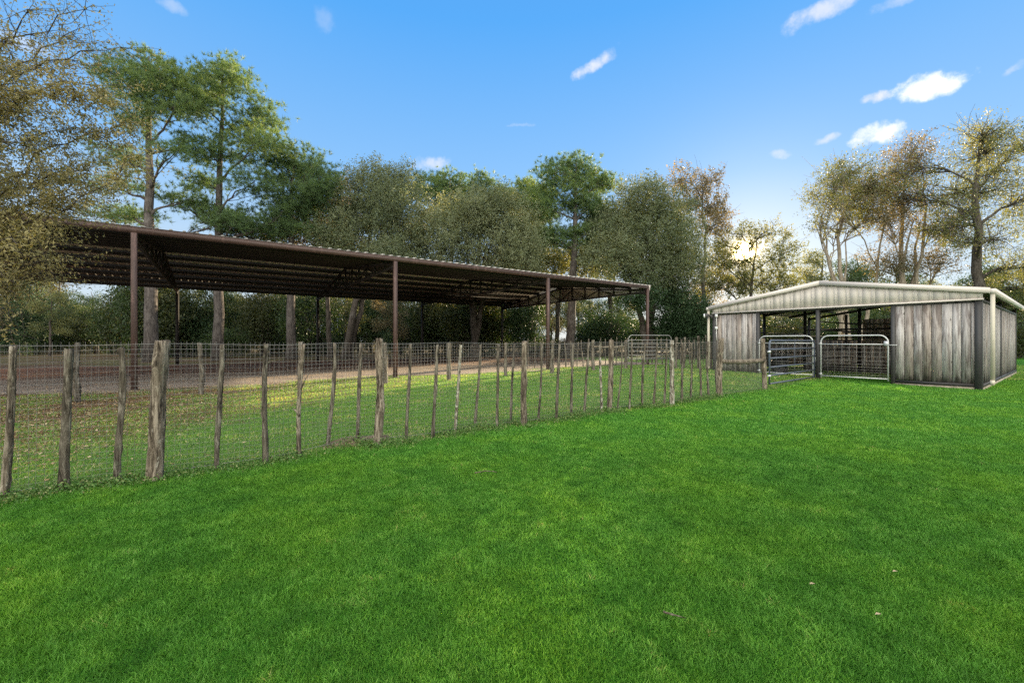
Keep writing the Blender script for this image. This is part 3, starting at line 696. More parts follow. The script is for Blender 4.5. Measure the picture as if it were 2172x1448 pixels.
# ------------------------------------------------------------------ barn
BL = Vector((12.97-.601*7.61, 11.75+.799*7.61, 0)); BRZ = math.atan2(-.799, .601); BW, BD = 7.61, 10.5
def bx_of(px):
    t = (px-CX)/F; return BW-((12.97-11.75*t)/(.601+.799*t))
def barn():
    root = thing('barn', 'small open-fronted barn with cream metal gable, weathered board walls and dark steel posts', 'barn', BL, BRZ)
    ze, zr, zt = 2.72, 3.33, 2.54; mid = BW/2
    zroof = lambda x: ze+(zr-ze)*(1-abs(x-mid)/mid)
    sl, bk, cr, tr, bd = M['slate'], M['black_steel'], M['cream'], M['trim'], M['boards']
    # roof sheets with ribs
    for (xa, xb) in ((-.12, mid), (mid, BW+.12)):
        m_ = MB(); y = -.10; V = []; prof = []
        while y < BD+.1: prof += [(y, 0), (y+.24, 0), (y+.26, .03), (y+.30, .03), (y+.32, 0)]; y += .32
        za, zb = zroof(xa)+.06, zroof(xb)+.06
        for (py, pz) in prof: V += [(xa, py, za+pz), (xb, py, zb+pz)]
        Fs = [(2*i, 2*i+1, 2*i+3, 2*i+2) for i in range(len(prof)-1)]; lw = len(V)
        V += [(a, b, c-.008) for a, b, c in V]; Fs += [tuple(j+lw for j in f[::-1]) for f in Fs]
        m_.add(V, Fs); m_.build('roof_panel', cr, root)
    # gable fascia: ribbed vertical panel on the front
    gm = MB(); n = 23; step = BW/n
    for k in range(n):
        x0 = k*step
        def quad(xa, xb, ya, yb):
            gm.hexa([(xa, ya, zt), (xb, yb, zt), (xb, yb+.01, zt), (xa, ya+.01, zt), (xa, ya, zroof(xa)+.05), (xb, yb, zroof(xb)+.05), (xb, yb+.01, zroof(xb)+.05), (xa, ya+.01, zroof(xa)+.05)], .5)
        quad(x0, x0+step*.68, -.03, -.03); quad(x0+step*.68, x0+step*.76, -.03, -.043); quad(x0+step*.76, x0+step*.90, -.043, -.043); quad(x0+step*.90, x0+step, -.043, -.03)
    gm.build('gable_fascia', cr, root)
    bt = MB().box(-.02, BW+.02, -.072, -.015, zt-.045, zt-.002); bt.build('fascia_trim', tr, root)
    for (xa, xb) in ((-.14, mid), (mid, BW+.14)):
        m_ = MB(); za, zb = zroof(xa)+.115, zroof(xb)+.115
        m_.hexa([(xa, -.125, za-.15), (xb, -.125, zb-.15), (xb, -.075, zb-.15), (xa, -.075, za-.15), (xa, -.125, za), (xb, -.125, zb), (xb, -.075, zb), (xa, -.075, za)])
        m_.build('rake_trim', tr, root)
    MB().box(mid-.2, mid+.2, -.1, BD+.1, zroof(mid)+.096, zroof(mid)+.108).build('ridge_cap', tr, root)
    # gutters and downspouts
    for xg in (-.24, BW+.12):
        gt = MB(); gt.box(xg, xg+.12, -.11, BD+.1, ze-.07, ze-.06).box(xg, xg+.008, -.11, BD+.1, ze-.06, ze+.06).box(xg+.112, xg+.12, -.11, BD+.1, ze-.06, ze+.06).box(xg, xg+.12, -.115, -.108, ze-.07, ze+.06)
        gt.build('gutter', tr, root)
    for xd, dr in ((BW+.14, 1), (-.20, -1)):
        MB().box(xd, xd+.085, -.09, -.02, .28, ze-.071).hexa([(xd, -.16, .17), (xd+.085, -.16, .17), (xd+.085, -.09, .20), (xd, -.09, .20), (xd, -.11, .30), (xd+.085, -.11, .30), (xd+.085, -.02, .279), (xd, -.02, .279)]).build('downspout', M['tan'] , root)
    # front posts
    P = [0.06, bx_of(1607), bx_of(1734), bx_of(1894), BW-.085]
    for i, x in enumerate(P):
        wd = .072 if i in (0, 4) else .05
        MB().box(x-wd, x+wd, -.012, .14, -.35, zt-.046 if 0 < i < 4 else ze-.02).build('post', sl, root)
    # side and back posts
    for y in (BD*.45, BD-.1):
        for x in (.05, BW-.05): MB().box(x-.05, x+.05, y-.05, y+.05, -.3, ze-.02).build('post', sl if x > 1 else bk, root)
    for x in (P[1], P[2], P[3]):
        for y in (BD*.45, BD-.1): MB().box(x-.05, x+.05, y-.05, y+.05, -.1, zroof(x)-.22).build('post', bk, root)
    # header beams and purlins inside
    MB().box(.15, BW-.16, .02, .10, zt-.10, zt-.048).build('header_beam', sl, root)
    for y in (2.6, BD*.45, 7.5, BD-.1):
        MB().hexa([(.1, y-.04, ze-.18), (mid, y-.04, zr-.18), (mid, y+.04, zr-.18), (.1, y+.04, ze-.18), (.1, y-.04, ze-.06), (mid, y-.04, zr-.06), (mid, y+.04, zr-.06), (.1, y+.04, ze-.06)])\
            .hexa([(mid, y-.04, zr-.18), (BW-.1, y-.04, ze-.18), (BW-.1, y+.04, ze-.18), (mid, y+.04, zr-.18), (mid, y-.04, zr-.06), (BW-.1, y-.04, ze-.06), (BW-.1, y+.04, ze-.06), (mid, y+.04, zr-.06)]).build('rafter', bk, root)
    for x in (1.2, 2.5, 5.1, 6.4): MB().box(x-.03, x+.03, .2, BD-.2, zroof(x)-.058, zroof(x)+.045).build('purlin', bk, root)
    # board walls
    def boards(name, x0, x1, y0, y1, z0, z1, th=.03, missing=(), loose=()):
        m_ = MB(); Lw = math.hypot(x1-x0, y1-y0); t = 0.0; k = 0; ux, uy = (x1-x0)/Lw, (y1-y0)/Lw; nx, ny = uy, -ux
        while t < Lw-.02:
            wd = min(random.uniform(.17, .235), Lw-t); a, b_ = t+.005, t+wd-.005; d = random.uniform(-.006, .010)
            if k not in missing:
                tz = random.uniform(0, .012); sh = (-.17 if k in loose else 0)
                pts = []
                for (tt, zz, s_) in ((a, z0-tz, 0), (b_, z0-tz, 0), (a, z1, sh), (b_, z1, sh)):
                    pts.append((tt+s_, zz))
                def pt(i, o_): return (x0+ux*pts[i][0]+nx*o_, y0+uy*pts[i][0]+ny*o_, pts[i][1])
                m_.hexa([pt(0, d), pt(1, d), pt(1, d-th), pt(0, d-th), pt(2, d), pt(3, d), pt(3, d-th), pt(2, d-th)])
            t += wd; k += 1
        return m_.build(name, bd, root)
    xa, xb = P[0]+.074, P[1]-.052
    boards('board_wall', xa, xb, .02, .02, .14, zt-.11)
    xc, xd = P[3]+.052, P[4]-.074
    boards('board_wall', xc, xd, .02, .02, .19, zt-.11)
    for (a, b_, z) in ((xa, xb, .05), (xc, xd, .08)):
        MB().box(a, b_, .0, .07, z, z+.085).build('sill_rail', bk, root)
    MB().box(xc, xd+.02, .012, .12, -.3, .078).build('concrete_curb', M['concrete'], root)
    MB().box(xa, xb, .012, .12, -.2, .048).build('concrete_curb', M['concrete'], root)
    # right side wall (seen obliquely): two bays, first with a slipped board
    boards('board_wall', BW-.03, BW-.03, .16, BD*.45-.06, .17, ze-.28, missing=(2,), loose=(3,))
    boards('board_wall', BW-.03, BW-.03, BD*.45+.06, BD-.16, .17, ze-.28)
    MB().box(BW-.07, BW-.0, .15, BD-.06, .08, .16).box(BW-.07, BW-.0, .15, BD-.06, ze-.27, ze-.20).build('sill_rail', sl, root)
    MB().box(BW-.075, BW+.002, .15, BD, -.4, .078).build('concrete_curb', M['concrete'], root)
    # left side wall: low boards in the rear bay, pipe rails above
    boards('board_wall', .03, .03, BD*.45+.06, BD-.16, .1, 1.3)
    boards('board_wall', .03, .03, .2, BD*.45-.06, .1, 1.2)
    for z in (1.45, 1.75, 2.1): MB().tube([(.05, .15, z), (.05, BD-.1, z)], .024, 8).build('rail', bk, root, True)
    # back wall: boards low, two tan sheets and open gaps higher
    boards('board_wall', .15, BW-.15, BD, BD, .1, 1.42)
    boards('board_wall', P[2]-1.3, P[2]+.75, BD, BD, 1.43, 2.5)
    boards('board_wall', P[3]-.1, BW-.15, BD, BD, 1.43, 2.35)
    for z in (1.62, 2.02): MB().tube([(.1, BD-.06, z), (BW-.1, BD-.06, z)], .026, 8).build('rail', bk, root, True)
    # stall partitions of pipe and planks
    for x in (P[1], P[2]):
        for z in (.45, .75, 1.05, 1.4, 1.75, 2.05):
            if x == P[1] and z > 1.2: continue
            MB().tube([(x, .2, z), (x, BD*.45, z)], .024, 8).build('rail', bk, root, True)
    boards('stall_partition', P[2]+.06, P[3]-.06, BD*.45, BD*.45, .08, 1.2)
    boards('stall_partition', P[1]+.06, P[2]-.06, BD*.45, BD*.45, .08, 1.15)
    for z in (1.5, 1.85): MB().tube([(P[1], BD*.45, z), (P[3], BD*.45, z)], .024, 8).build('rail', bk, root, True)
    for z in (1.6, 1.95): MB().tube([(P[2], 2.6, z+.1), (BW-.1, BD*.45, z-.05)], .022, 8).build('rail', bk, root, True)
    MB().box(.1, BW-.08, .13, BD-.1, -.2, .02).build('dirt_pad', M['sand'], root)
    return root, P
BARN, BP = barn()
def bw(x, y, z): 
    c, s = math.cos(BRZ), math.sin(BRZ); return Vector((BL.x+c*x-s*y, BL.y+s*x+c*y, z))

# gates
def bow_gate(name, label, x0, x1, mat_, group=None, loc=None, rz=0, y=0, flip=False, z0=.12, z1=1.42, zm=1.12, mesh=True, rails=(), rad=.021, grid_zero=.15, bow=.22):
    """gate in its own x,z plane from x0 to x1 with rounded top corners"""
    root = thing(name, label, 'gate', loc, rz, group); Lg = x1-x0
    pts = [(0, 0, z0-.06), (0, 0, z1-bow)]+[(bow-bow*math.cos(a), 0, z1-bow+bow*math.sin(a)) for a in [math.pi/2*k/6 for k in range(1, 7)]]
    pts += [(Lg-bow+bow*math.sin(a), 0, z1-bow+bow*math.cos(a)) for a in [math.pi/2*k/6 for k in range(0, 7)]]+[(Lg, 0, z0-.06)]
    MB().tube(pts, rad, 10).build('frame', mat_, root, True)
    for z in (zm, z0): MB().tube([(.0, 0, z), (Lg, 0, z)], rad*.85, 8).build('rail', mat_, root, True)
    for z in rails: MB().tube([(0, 0, z), (Lg, 0, z)], rad*.8, 8).build('rail', mat_, root, True)
    if mesh:
        m_ = MB(); nv = max(2, int(Lg/.19))
        for k in range(1, nv): m_.tube([(Lg*k/nv, 0, z0), (Lg*k/nv, 0, zm)], .0023, 4)
        z = z0+.06; st = .055
        while z < zm-.05: m_.tube([(0, .003, z), (Lg, .003, z)], .0021, 4); z += st; st = min(st*1.16, .14)
        m_.build('wire_grid', M['grid'], root)
    hm = MB()
    for z in (z0+.06, z1-.27): hm.tube([(-.07, 0, z), (.03, 0, z)], .012, 6).box(-.035, .03, -.03, .03, z-.025, z+.025)
    hm.build('hinge', mat_, root)
    return root
xg0, xg1 = bx_of(1612)+.02, bx_of(1728)-.02
p = bw(xg0, -.10, .03); bow_gate('mesh_gate', 'pale steel mesh gate behind the blue pipe gate, left bay of the barn', 0, xg1-xg0, M['galv'], 'pale bow-topped mesh gates across the barn front', p, BRZ, z1=1.52, zm=1.26, z0=.16)
xh0, xh1 = bx_of(1744), bx_of(1886)
p = bw(xh0, -.12, .0); r = bow_gate('mesh_gate', 'pale steel mesh gate filling the middle bay of the barn, right of the blue gate', 0, xh1-xh0, M['galv'], 'pale bow-topped mesh gates across the barn front', p, BRZ, z1=1.545, zm=1.26, z0=.18)
lt = MB().tube([(xh1-xh0-.06, -.03, 1.24), (xh1-xh0+.22, -.03, 1.24)], .012, 6).box(xh1-xh0-.10, xh1-xh0+.01, -.035, -.015, 1.21, 1.36); lt.build('latch', M['galv'], r)

def blue_gate():
    a = onground(1632, 820); b_ = bw(BP[2]-.07, -.08, 0); d = b_-a; Lg = d.to_2d().length
    root = thing('pipe_gate', 'blue-grey pipe gate of six rails swung between the rail fence and the barn post', 'gate', (a.x, a.y, 0), math.atan2(d.y, d.x))
    z0, z1 = .12, 1.375; zs = [.12, .36, .60, .86, 1.12]; R = .12
    pts = [(0, 0, z0-.02), (0, 0, z1-R)]+[(R-R*math.cos(k*math.pi/12), 0, z1-R+R*math.sin(k*math.pi/12)) for k in range(1, 7)]+[(Lg-R+R*math.sin(k*math.pi/12), 0, z1-R+R*math.cos(k*math.pi/12)) for k in range(0, 7)]+[(Lg, 0, z0-.02)]
    MB().tube(pts, .025, 10).build('frame', M['blue'], root, True)
    for z in zs: MB().tube([(0, 0, z), (Lg, 0, z)], .024, 8).build('rail', M['blue'], root, True)
    MB().box(Lg*.5-.012, Lg*.5+.012, -.03, -.024, z0, z1).build('brace', M['blue'], root)
    h = MB()
    for z in (.35, 1.05): h.tube([(-.12, 0, z), (0, 0, z)], .012, 6).box(-.04, .035, -.035, .035, z-.03, z+.03)
    h.build('hinge', M['galv'], root)
    ch = MB(); c0 = Vector((Lg-.02, -.03, .80)); pts = [c0+Vector((t*.35, 0, -.16*math.sin(math.pi*t))) for t in [i/8 for i in range(9)]]
    ch.tube(pts, .008, 5); ch.build('chain', M['galv'], root)
blue_gate()

# paddock gate (far) between the inner fence and the small pen
ga = onground(1333, 782); gb = onground(1424, 779)
d = gb-ga
bow_gate('pipe_gate', 'grey bow-topped pipe gate at the far right corner of the paddock', 0, d.to_2d().length, M['dull'], None, (ga.x, ga.y, g(ga.x, ga.y)), math.atan2(d.y, d.x), z0=.45, z1=1.52, zm=1.30, mesh=False, rails=(.62, .80, .98, 1.14), rad=.019, bow=.2)

# ------------------------------------------------------------------ fences of cedar stakes and wire
def stake(mb_, base, top, r, n=12, rings=16, rough=.22, knots=2, bury=.12):
    base, top = Vector(base), Vector(top); base = base-Vector((0, 0, bury)); d = top-base; L = d.length
    ph = [random.uniform(0, 6.28) for _ in range(6)]; bend = Vector((random.gauss(0, 1), random.gauss(0, 1), 0))*.010*L
    ks = [(random.uniform(.15, .9), random.uniform(0, 6.28), random.uniform(.3, .6)) for _ in range(knots)]
    V = []
    for i in range(rings+1):
        t = i/rings; c = base+d*t+bend*math.sin(math.pi*t*1.3+ph[0])+Vector((math.sin(t*9+ph[1]), math.cos(t*7+ph[2]), 0))*.05*r
        rr = r*(1.08-.18*t)*(1+.05*math.sin(t*14+ph[3]))
        for k in range(n):
            a = 2*math.pi*k/n+.6*math.sin(t*2+ph[5]); f = 1+rough*(.5*math.sin(a*3+ph[4]+t*3)+.3*math.sin(a*5+ph[3]-t*5)+.5*(random.random()-.5))
            for (kt, ka, kr) in ks:
                dd = ((t-kt)*L/(r*1.3))**2+((((a-ka+math.pi) % (2*math.pi))-math.pi)/.6)**2; f += kr*math.exp(-dd)
            zt = (random.uniform(-.012, .012) if i == rings else 0)
            V.append(c+Vector((math.cos(a)*rr*f, math.sin(a)*rr*f, zt)))
    V.append(top+Vector((0, 0, -.004)))
    Fs = [(i*n+k, i*n+(k+1) % n, (i+1)*n+(k+1) % n, (i+1)*n+k) for i in range(rings) for k in range(n)]+[(rings*n+k, rings*n+(k+1) % n, (rings+1)*n) for k in range(n)]
    mb_.add(V, Fs, .5)
    return mb_
def splinter(mb_, p, d, L, r):
    p = Vector(p); q = p+Vector(d).normalized()*L; mb_.tube([p, p.lerp(q, .5)+Vector((0, 0, .1*L)), q], [r, r*.7, r*.15], 5, .5)

POSTS = [(25, 734, 8, 1060, 17, 'p'), (151, 740, 138, 1038, 20, ''), (254.6, 737, 254.6, 1022, 15, ''), (340, 722, 328, 1017, 33, 'P'), (470, 731, 461, 993, 12.5, ''), (566, 729, 560, 985, 13.5, ''),
         (642, 730, 632, 968, 11, 'p'), (706.6, 728, 697.7, 949, 10, ''), (764.7, 729, 756.4, 942, 9.5, ''), (808, 718, 799.5, 944, 19, 'P'), (870, 730, 862.4, 935, 8.5, ''), (928.5, 731, 917, 928, 9, ''),
         (977.4, 731, 964, 921, 8, 'w'), (1020.8, 732, 1005, 909, 7, ''), (1056.7, 730, 1054, 908, 7.5, ''), (1090, 730, 1083.5, 898, 6.5, ''), (1112.7, 723, 1111, 902, 14.5, 'P'), (1149.3, 729, 1142, 893, 6, ''),
         (1186.4, 730, 1179.7, 890, 7.5, ''), (1216.4, 728, 1210.4, 885, 6.5, ''), (1248.7, 727, 1238, 879, 6.5, ''), (1275.5, 723, 1272.6, 872, 6.5, 'w'), (1297.8, 721, 1291.8, 872, 12.5, 'P'), (1318, 727, 1312, 870, 4.2, ''),
         (1340.9, 727, 1334.9, 867, 5.5, ''), (1367.5, 728, 1360.7, 864, 6.5, ''), (1393.5, 727, 1385.6, 862, 5.5, ''), (1413.9, 728, 1408.4, 859, 5.2, ''), (1427.6, 722, 1423, 858, 11, 'wP'), (1447.9, 727, 1446.4, 853, 6, ''),
         (1465.4, 727, 1465.9, 849, 5.5, ''), (1483.5, 727, 1486.5, 846, 5.8, ''), (1502.4, 724, 1502, 844, 5.5, ''), (1526.3, 717, 1529.2, 840, 15, 'P'), (1617.6, 718, 1621.3, 826, 12, 'p')]
def near_fence():
    random.seed(5)
    root = thing('stake_fence', 'near fence of uneven cedar stakes and square wire mesh along the mown lawn', 'fence', (0, 0, 0))
    line = []
    for i, (tx, ty, bx_, by_, wd, fl) in enumerate(POSTS):
        b_ = onground(bx_, by_); h = (by_-ty)/(by_-CY)*(CAMH-b_.z)
        top = Vector(((tx-CX)/F*b_.y, b_.y+random.uniform(-.03, .03), b_.z+h)); r_ = wd/F*b_.y/2*(.84 if 'P' in fl else .76)
        m_ = MB(); big = 'P' in fl or 'p' in fl
        stake(m_, b_, top, r_, 16 if r_ > .05 else 12, 26 if b_.y < 7 else 16, .24 if r_ < .05 else .20, random.choice([1, 2, 3]))
        for _ in range(random.choice([0, 1, 2]) if r_ < .05 else 3):
            t = random.uniform(.35, .97); splinter(m_, b_.lerp(top, t), (random.uniform(-1, 1), random.uniform(-1, .3), random.uniform(.3, 1)), random.uniform(.03, .09), r_*.22)
        if i == 6:
            splinter(m_, b_.lerp(top, .36), (-.5, -.3, .8), .12, .018); splinter(m_, b_.lerp(top, .6), (.5, 0, .9), .22, .008)
        if i == 14: splinter(m_, b_.lerp(top, .8), (-.5, -.2, .9), .14, .012)
        if i == 5: splinter(m_, b_.lerp(top, .83), (.9, -.2, .3), .13, .012)
        m_.build('post', M['cedar_white'] if 'w' in fl else (M['cedar_pale'] if big else M['cedar']), root, True)
        line.append((b_, top))
    # mesh: follows the stakes on the paddock side
    base = [Vector((-6.2, 2.35, 0)), Vector((-5.2, 3.05, 0))]+[b_+(top-b_)*.0+Vector((-.02, .05, 0)) for b_, top in line]
    seg = [0]
    for a, c in zip(base[:-1], base[1:]): seg.append(seg[-1]+(c-a).to_2d().length)
    def pos(s_):
        for i in range(len(seg)-1):
            if s_ <= seg[i+1] or i == len(seg)-2:
                t = (s_-seg[i])/(seg[i+1]-seg[i]); return base[i].lerp(base[i+1], t)
    # smooth plan line to avoid zigzag
    N = int(seg[-1]/.052); raw = [pos(seg[-1]*k/N) for k in range(N+1)]
    sm = [sum((raw[min(max(j, 0), N)] for j in range(i-9, i+10)), Vector())/19 for i in range(N+1)]
    m_ = MB(); NH = 26
    for j in range(NH):
        z = .05+j*1.27/(NH-1)
        ph = random.uniform(0, 6)
        pts = [Vector((q.x, q.y, g(q.x, q.y)+z+.007*math.sin(k*.19+ph)*(1 if j > 18 else .6)+.010*math.sin(k*.057+1.1))) for k, q in enumerate(sm)]
        m_.tube(pts[::2]+[pts[-1]], .0026 if j in (0, NH-1) else .0013, 3, .5, False)
    for k, q in enumerate(sm):
        ph = random.uniform(0, 6); o_ = random.uniform(-.006, .006)
        pts = [Vector((q.x+o_*math.sin(t*3+ph), q.y+o_*math.sin(t*3+ph), g(q.x, q.y)+.03+1.31*t)) for t in (0, .33, .66, 1)]
        m_.tube(pts, .0013, 3, .5, False)
    m_.build('wire_mesh', M['wire'], root)
    # brace log between the last two posts, strand wires
    b1, t1 = line[-2]; b2, t2 = line[-1]; p0 = b1.lerp(t1, .60); p1 = b2.lerp(t2, .58)
    lg = MB(); q = [p0.lerp(p1, i/10)+Vector((random.gauss(0, .012), random.gauss(0, .01), random.gauss(0, .008)+.02*math.sin(i/10*math.pi)*-1)) for i in range(11)]
    lg.tube(q, [.062+random.uniform(-.008, .008) for _ in q], 10, .5); lg.build('brace_log', M['cedar_pale'], root, True)
    ws = MB(); ws.tube([b1.lerp(t1, .97), b2.lerp(t2, .95)], .002, 4); ws.tube([b1.lerp(t1, .55)+Vector((.1, 0, 0)), b1.lerp(b2, .6)+Vector((0, 0, .35)), b2.lerp(t2, .1)], .0035, 4)
    ws.build('brace_wire', M['wire'], root)
    return [b_ for b_, _ in line]
NF = near_fence()

def far_fence(name, label, pts_px, h, r_, sp_v, nh, mat_, extra=(), wire_r=.0016, ext=None, seed=3):
    random.seed(seed)
    root = thing(name, label, 'fence', (0, 0, 0))
    base = [onground(*p_) for p_ in pts_px]
    if ext: base = [Vector(ext)]+base
    for i, b_ in enumerate(base):
        m_ = MB(); stake(m_, b_, b_+Vector((random.gauss(0, .02), random.gauss(0, .02), h*random.uniform(.98, 1.05))), r_*random.uniform(.8, 1.25), 10, 10, .15, 1); m_.build('post', M[mat_], root, True)
    m_ = MB()
    for a, c in zip(base[:-1], base[1:]):
        L = (c-a).to_2d().length; n_ = max(1, int(L/sp_v))
        for k in range(n_): q = a.lerp(c, k/n_); m_.tube([q+Vector((0, 0, .03)), q+Vector((0, 0, h-.05))], wire_r, 3, .5, False)
        for j in range(nh): z = .05+(h-.1)*j/(nh-1); m_.tube([a+Vector((0, 0, z)), a.lerp(c, .5)+Vector((0, 0, z-.012)), c+Vector((0, 0, z))], wire_r, 3, .5, False)
    m_.build('wire_mesh', M['wire'], root)
    return root, base
r2, b2 = far_fence('inner_fence', 'inner paddock fence of widely spaced wood posts and wire in front of the arena', [(163, 853), (426, 836), (637, 825.5), (817, 814), (953, 806), (1073, 797), (1171, 791.5), (1259, 785.5), (1328, 781.5)],
                   1.30, .062, .104, 14, 'cedar', wire_r=.0018, ext=(-11.6, 8.0, 0))
m_ = MB(); m_.tube(curve(b2[-2]+Vector((0, 0, 1.05)), b2[-1]+Vector((0, 0, 1.0)), 0, .01, 6), .04, 8, .5); m_.build('brace_log', M['cedar_pale'], r2, True)
def stay_fence():
    random.seed(15)
    root = thing('stay_fence', 'far dark stick fence of thin upright stays behind the paddock gate', 'fence', (0, 0, 0))
    A = onground(1120, 782); B_ = onground(1500, 771.5); n_ = 34
    for k in range(n_+1):
        q = A.lerp(B_, k/n_); q.z = g(q.x, q.y); m_ = MB()
        stake(m_, q, q+Vector((random.gauss(0, .03), 0, random.uniform(1.3, 1.55))), random.uniform(.02, .04), 6, 6, .15, 0); m_.build('stay', M['cedar'], root, True)
    m_ = MB()
    for z in (.2, .45, .7, .95, 1.2): m_.tube([A+Vector((0, 0, z)), B_+Vector((0, 0, z))], .003, 3, .5, False)
    m_.build('wire', M['wire'], root)
stay_fence()
far_fence('pen_fence', 'short wire fence between the paddock gate and the left corner of the barn', [(1435, 781), (1452, 780.5), (1481, 781), (1497, 781.5), (1508, 782)], 1.42, .045, .10, 12, 'cedar', wire_r=.002, seed=8)

# ------------------------------------------------------------------ small things
def floodlight():
    p = bw(-.09, -.16, 2.44)
    root = thing('floodlight', 'round floodlight with dark housing fixed at the left corner of the barn', 'lamp', p, BRZ)
    c = Vector((0, 0, 0)); d = Vector((-.85, -.5, -.12)).normalized()
    hg = MB().tube([c-d*.02, c+d*.10, c+d*.15], [.055, .09, .095], 14, .5).build('housing', M['slate'], root, True)
    MB().tube([c+d*.151, c+d*.185, c+d*.20], [.092, .085, .05], 14, .5).build('lens', M['white'], hg, True)
    MB().tube([c-d*.02, (.05, .08, -.05), (.09, .14, -.05)], .022, 8).box(.03, .11, .06, .14, -.14, .02).build('bracket', M['slate'], root)
floodlight()
for z, h, lb in ((2.36, .11, 'upper pale junction box on the left corner of the barn'), (1.86, .09, 'lower pale junction box on the left corner of the barn')):
    p = bw(.17, -.03, z); o = MB().box(-.04, .05, -.035, .012, 0, h).box(-.05, .06, -.040, -.0352, -.008, h+.008).tube([(.0, -.012, -.46), (.0, -.012, -.001)], .011, 6)
    o = o.build('junction_box', M['white'], loc=p); o.rotation_euler = (0, 0, BRZ); tag(o, lb, 'junction box', 'junction boxes on the barn corner')
def tub(i):
    p = bw(bx_of(1637), .75, .02+i*.30); root = thing('feed_tub', ('bottom', 'middle', 'top')[i]+' black feed tub of the stack just inside the left bay of the barn', 'tub', p, i*.6, 'stacked feed tubs')
    MB().tube([(0, 0, 0), (0, 0, .26), (0, 0, .30)], [.24, .29, .30], 16, .5).build('body', M['rubber'], root, True)
    MB().tube([(0, 0, .285), (0, 0, .30)], [.315, .315], 16, .5).build('rim', M['slate'], root, True)
for i in range(3): tub(i)
def stick(px, py, L, ang, label):
    p = onground(px, py); d = Vector((math.cos(ang), math.sin(ang), 0))
    m_ = MB(); q = curve(-d*L/2, d*L/2, 0, .05, 7); m_.tube(q, taper(.006, .003, 7), 6, .5); m_.tube([q[4], q[4]+Vector((.06, -.05, .01))], [.004, .002], 5, .5)
    o = m_.build('fallen_stick', M['cedar_pale'], loc=(p.x, p.y, p.z+.03)); tag(o, label, 'stick')
stick(1030, 1008, .22, .1, 'pale thin stick lying on the lawn below the middle of the fence')
stick(1418, 1313, .05, -.6, 'tiny straw twig on the lawn near the bottom edge')
for (px, py, lb) in ((1862, 1316, 'curled tan leaf on the lawn near the lower right corner'), (1898, 1223, 'pale dry leaf on the right of the lawn'), (1722, 1250, 'small tan leaf lying in a thin dark patch of lawn')):
    p = onground(px, py); m_ = MB(); m_.add([(-.015, 0, 0), (0, -.008, .005), (.018, 0, .003), (0, .008, .006), (-.006, 0, .001)], [(0, 1, 4), (1, 2, 4), (2, 3, 4), (3, 0, 4)], .8)
    o = m_.build('fallen_leaf', M['litter'], loc=(p.x, p.y, p.z+.032)); tag(o, lb, 'leaf', 'single dry leaves on the lawn')

# ------------------------------------------------------------------ grass, weeds, litter (stuff)
fx = np.array([-9.0]+[p.x for p in NF]+[11.0]); fy = np.array([0.3]+[p.y for p in NF]+[15.0])
def beyond(x, y): return y-np.interp(x, fx, fy)          # >0 on the paddock side
def vnoise(x, y, s, seed=0):
    """cheap smooth value noise"""
    r_ = np.random.default_rng(seed); T = r_.random((64, 64)); X = x/s; Y = y/s; i = np.floor(X).astype(int); j = np.floor(Y).astype(int); u = X-i; v = Y-j
    u = u*u*(3-2*u); v = v*v*(3-2*v); f = lambda a, b: T[a % 64, b % 64]
    return f(i, j)*(1-u)*(1-v)+f(i+1, j)*u*(1-v)+f(i, j+1)*(1-u)*v+f(i+1, j+1)*u*v
def wedge(n, z0, z1, k=1.32, p=1.0):
    """points on the ground in front of the camera, between depths z0 and z1"""
    u = RNG.random(n); z = (z0**(2-p)+(z1**(2-p)-z0**(2-p))*u)**(1/(2-p)); x = (RNG.random(n)*2-1)*(k*z+1.45); return x, z
def blades(x, y, h, wd, lean, var):
    n = len(x); z = gnp(x, y); a = RNG.random(n)*6.283; l = lean*h*(.4+RNG.random(n)); la = RNG.random(n)*6.283
    bx_, by_ = np.cos(a)*wd/2, np.sin(a)*wd/2; lx, ly = np.cos(la)*l, np.sin(la)*l
    V = np.stack([np.stack([x-bx_, y-by_, z-.004], -1), np.stack([x+bx_, y+by_, z-.004], -1),
                  np.stack([x+bx_*.7+lx*.4, y+by_*.7+ly*.4, z+h*.6], -1), np.stack([x+lx, y+ly, z+h], -1), np.stack([x-bx_*.7+lx*.4, y-by_*.7+ly*.4, z+h*.6], -1)], 1).reshape(-1, 3)
    i = np.arange(n)*5; Fc = np.stack([i, i+1, i+2, i+3, i+4], -1); return V, Fc, var
def tris(x, y, h, wd, lean, var):
    n = len(x); z = gnp(x, y); a = RNG.random(n)*6.283; l = lean*h*(.4+RNG.random(n)); la = RNG.random(n)*6.283
    bx_, by_ = np.cos(a)*wd/2, np.sin(a)*wd/2
    V = np.stack([np.stack([x-bx_, y-by_, z-.004], -1), np.stack([x+bx_, y+by_, z-.004], -1), np.stack([x+np.cos(la)*l, y+np.sin(la)*l, z+h], -1)], 1).reshape(-1, 3)
    return V, np.arange(n*3).reshape(n, 3), var
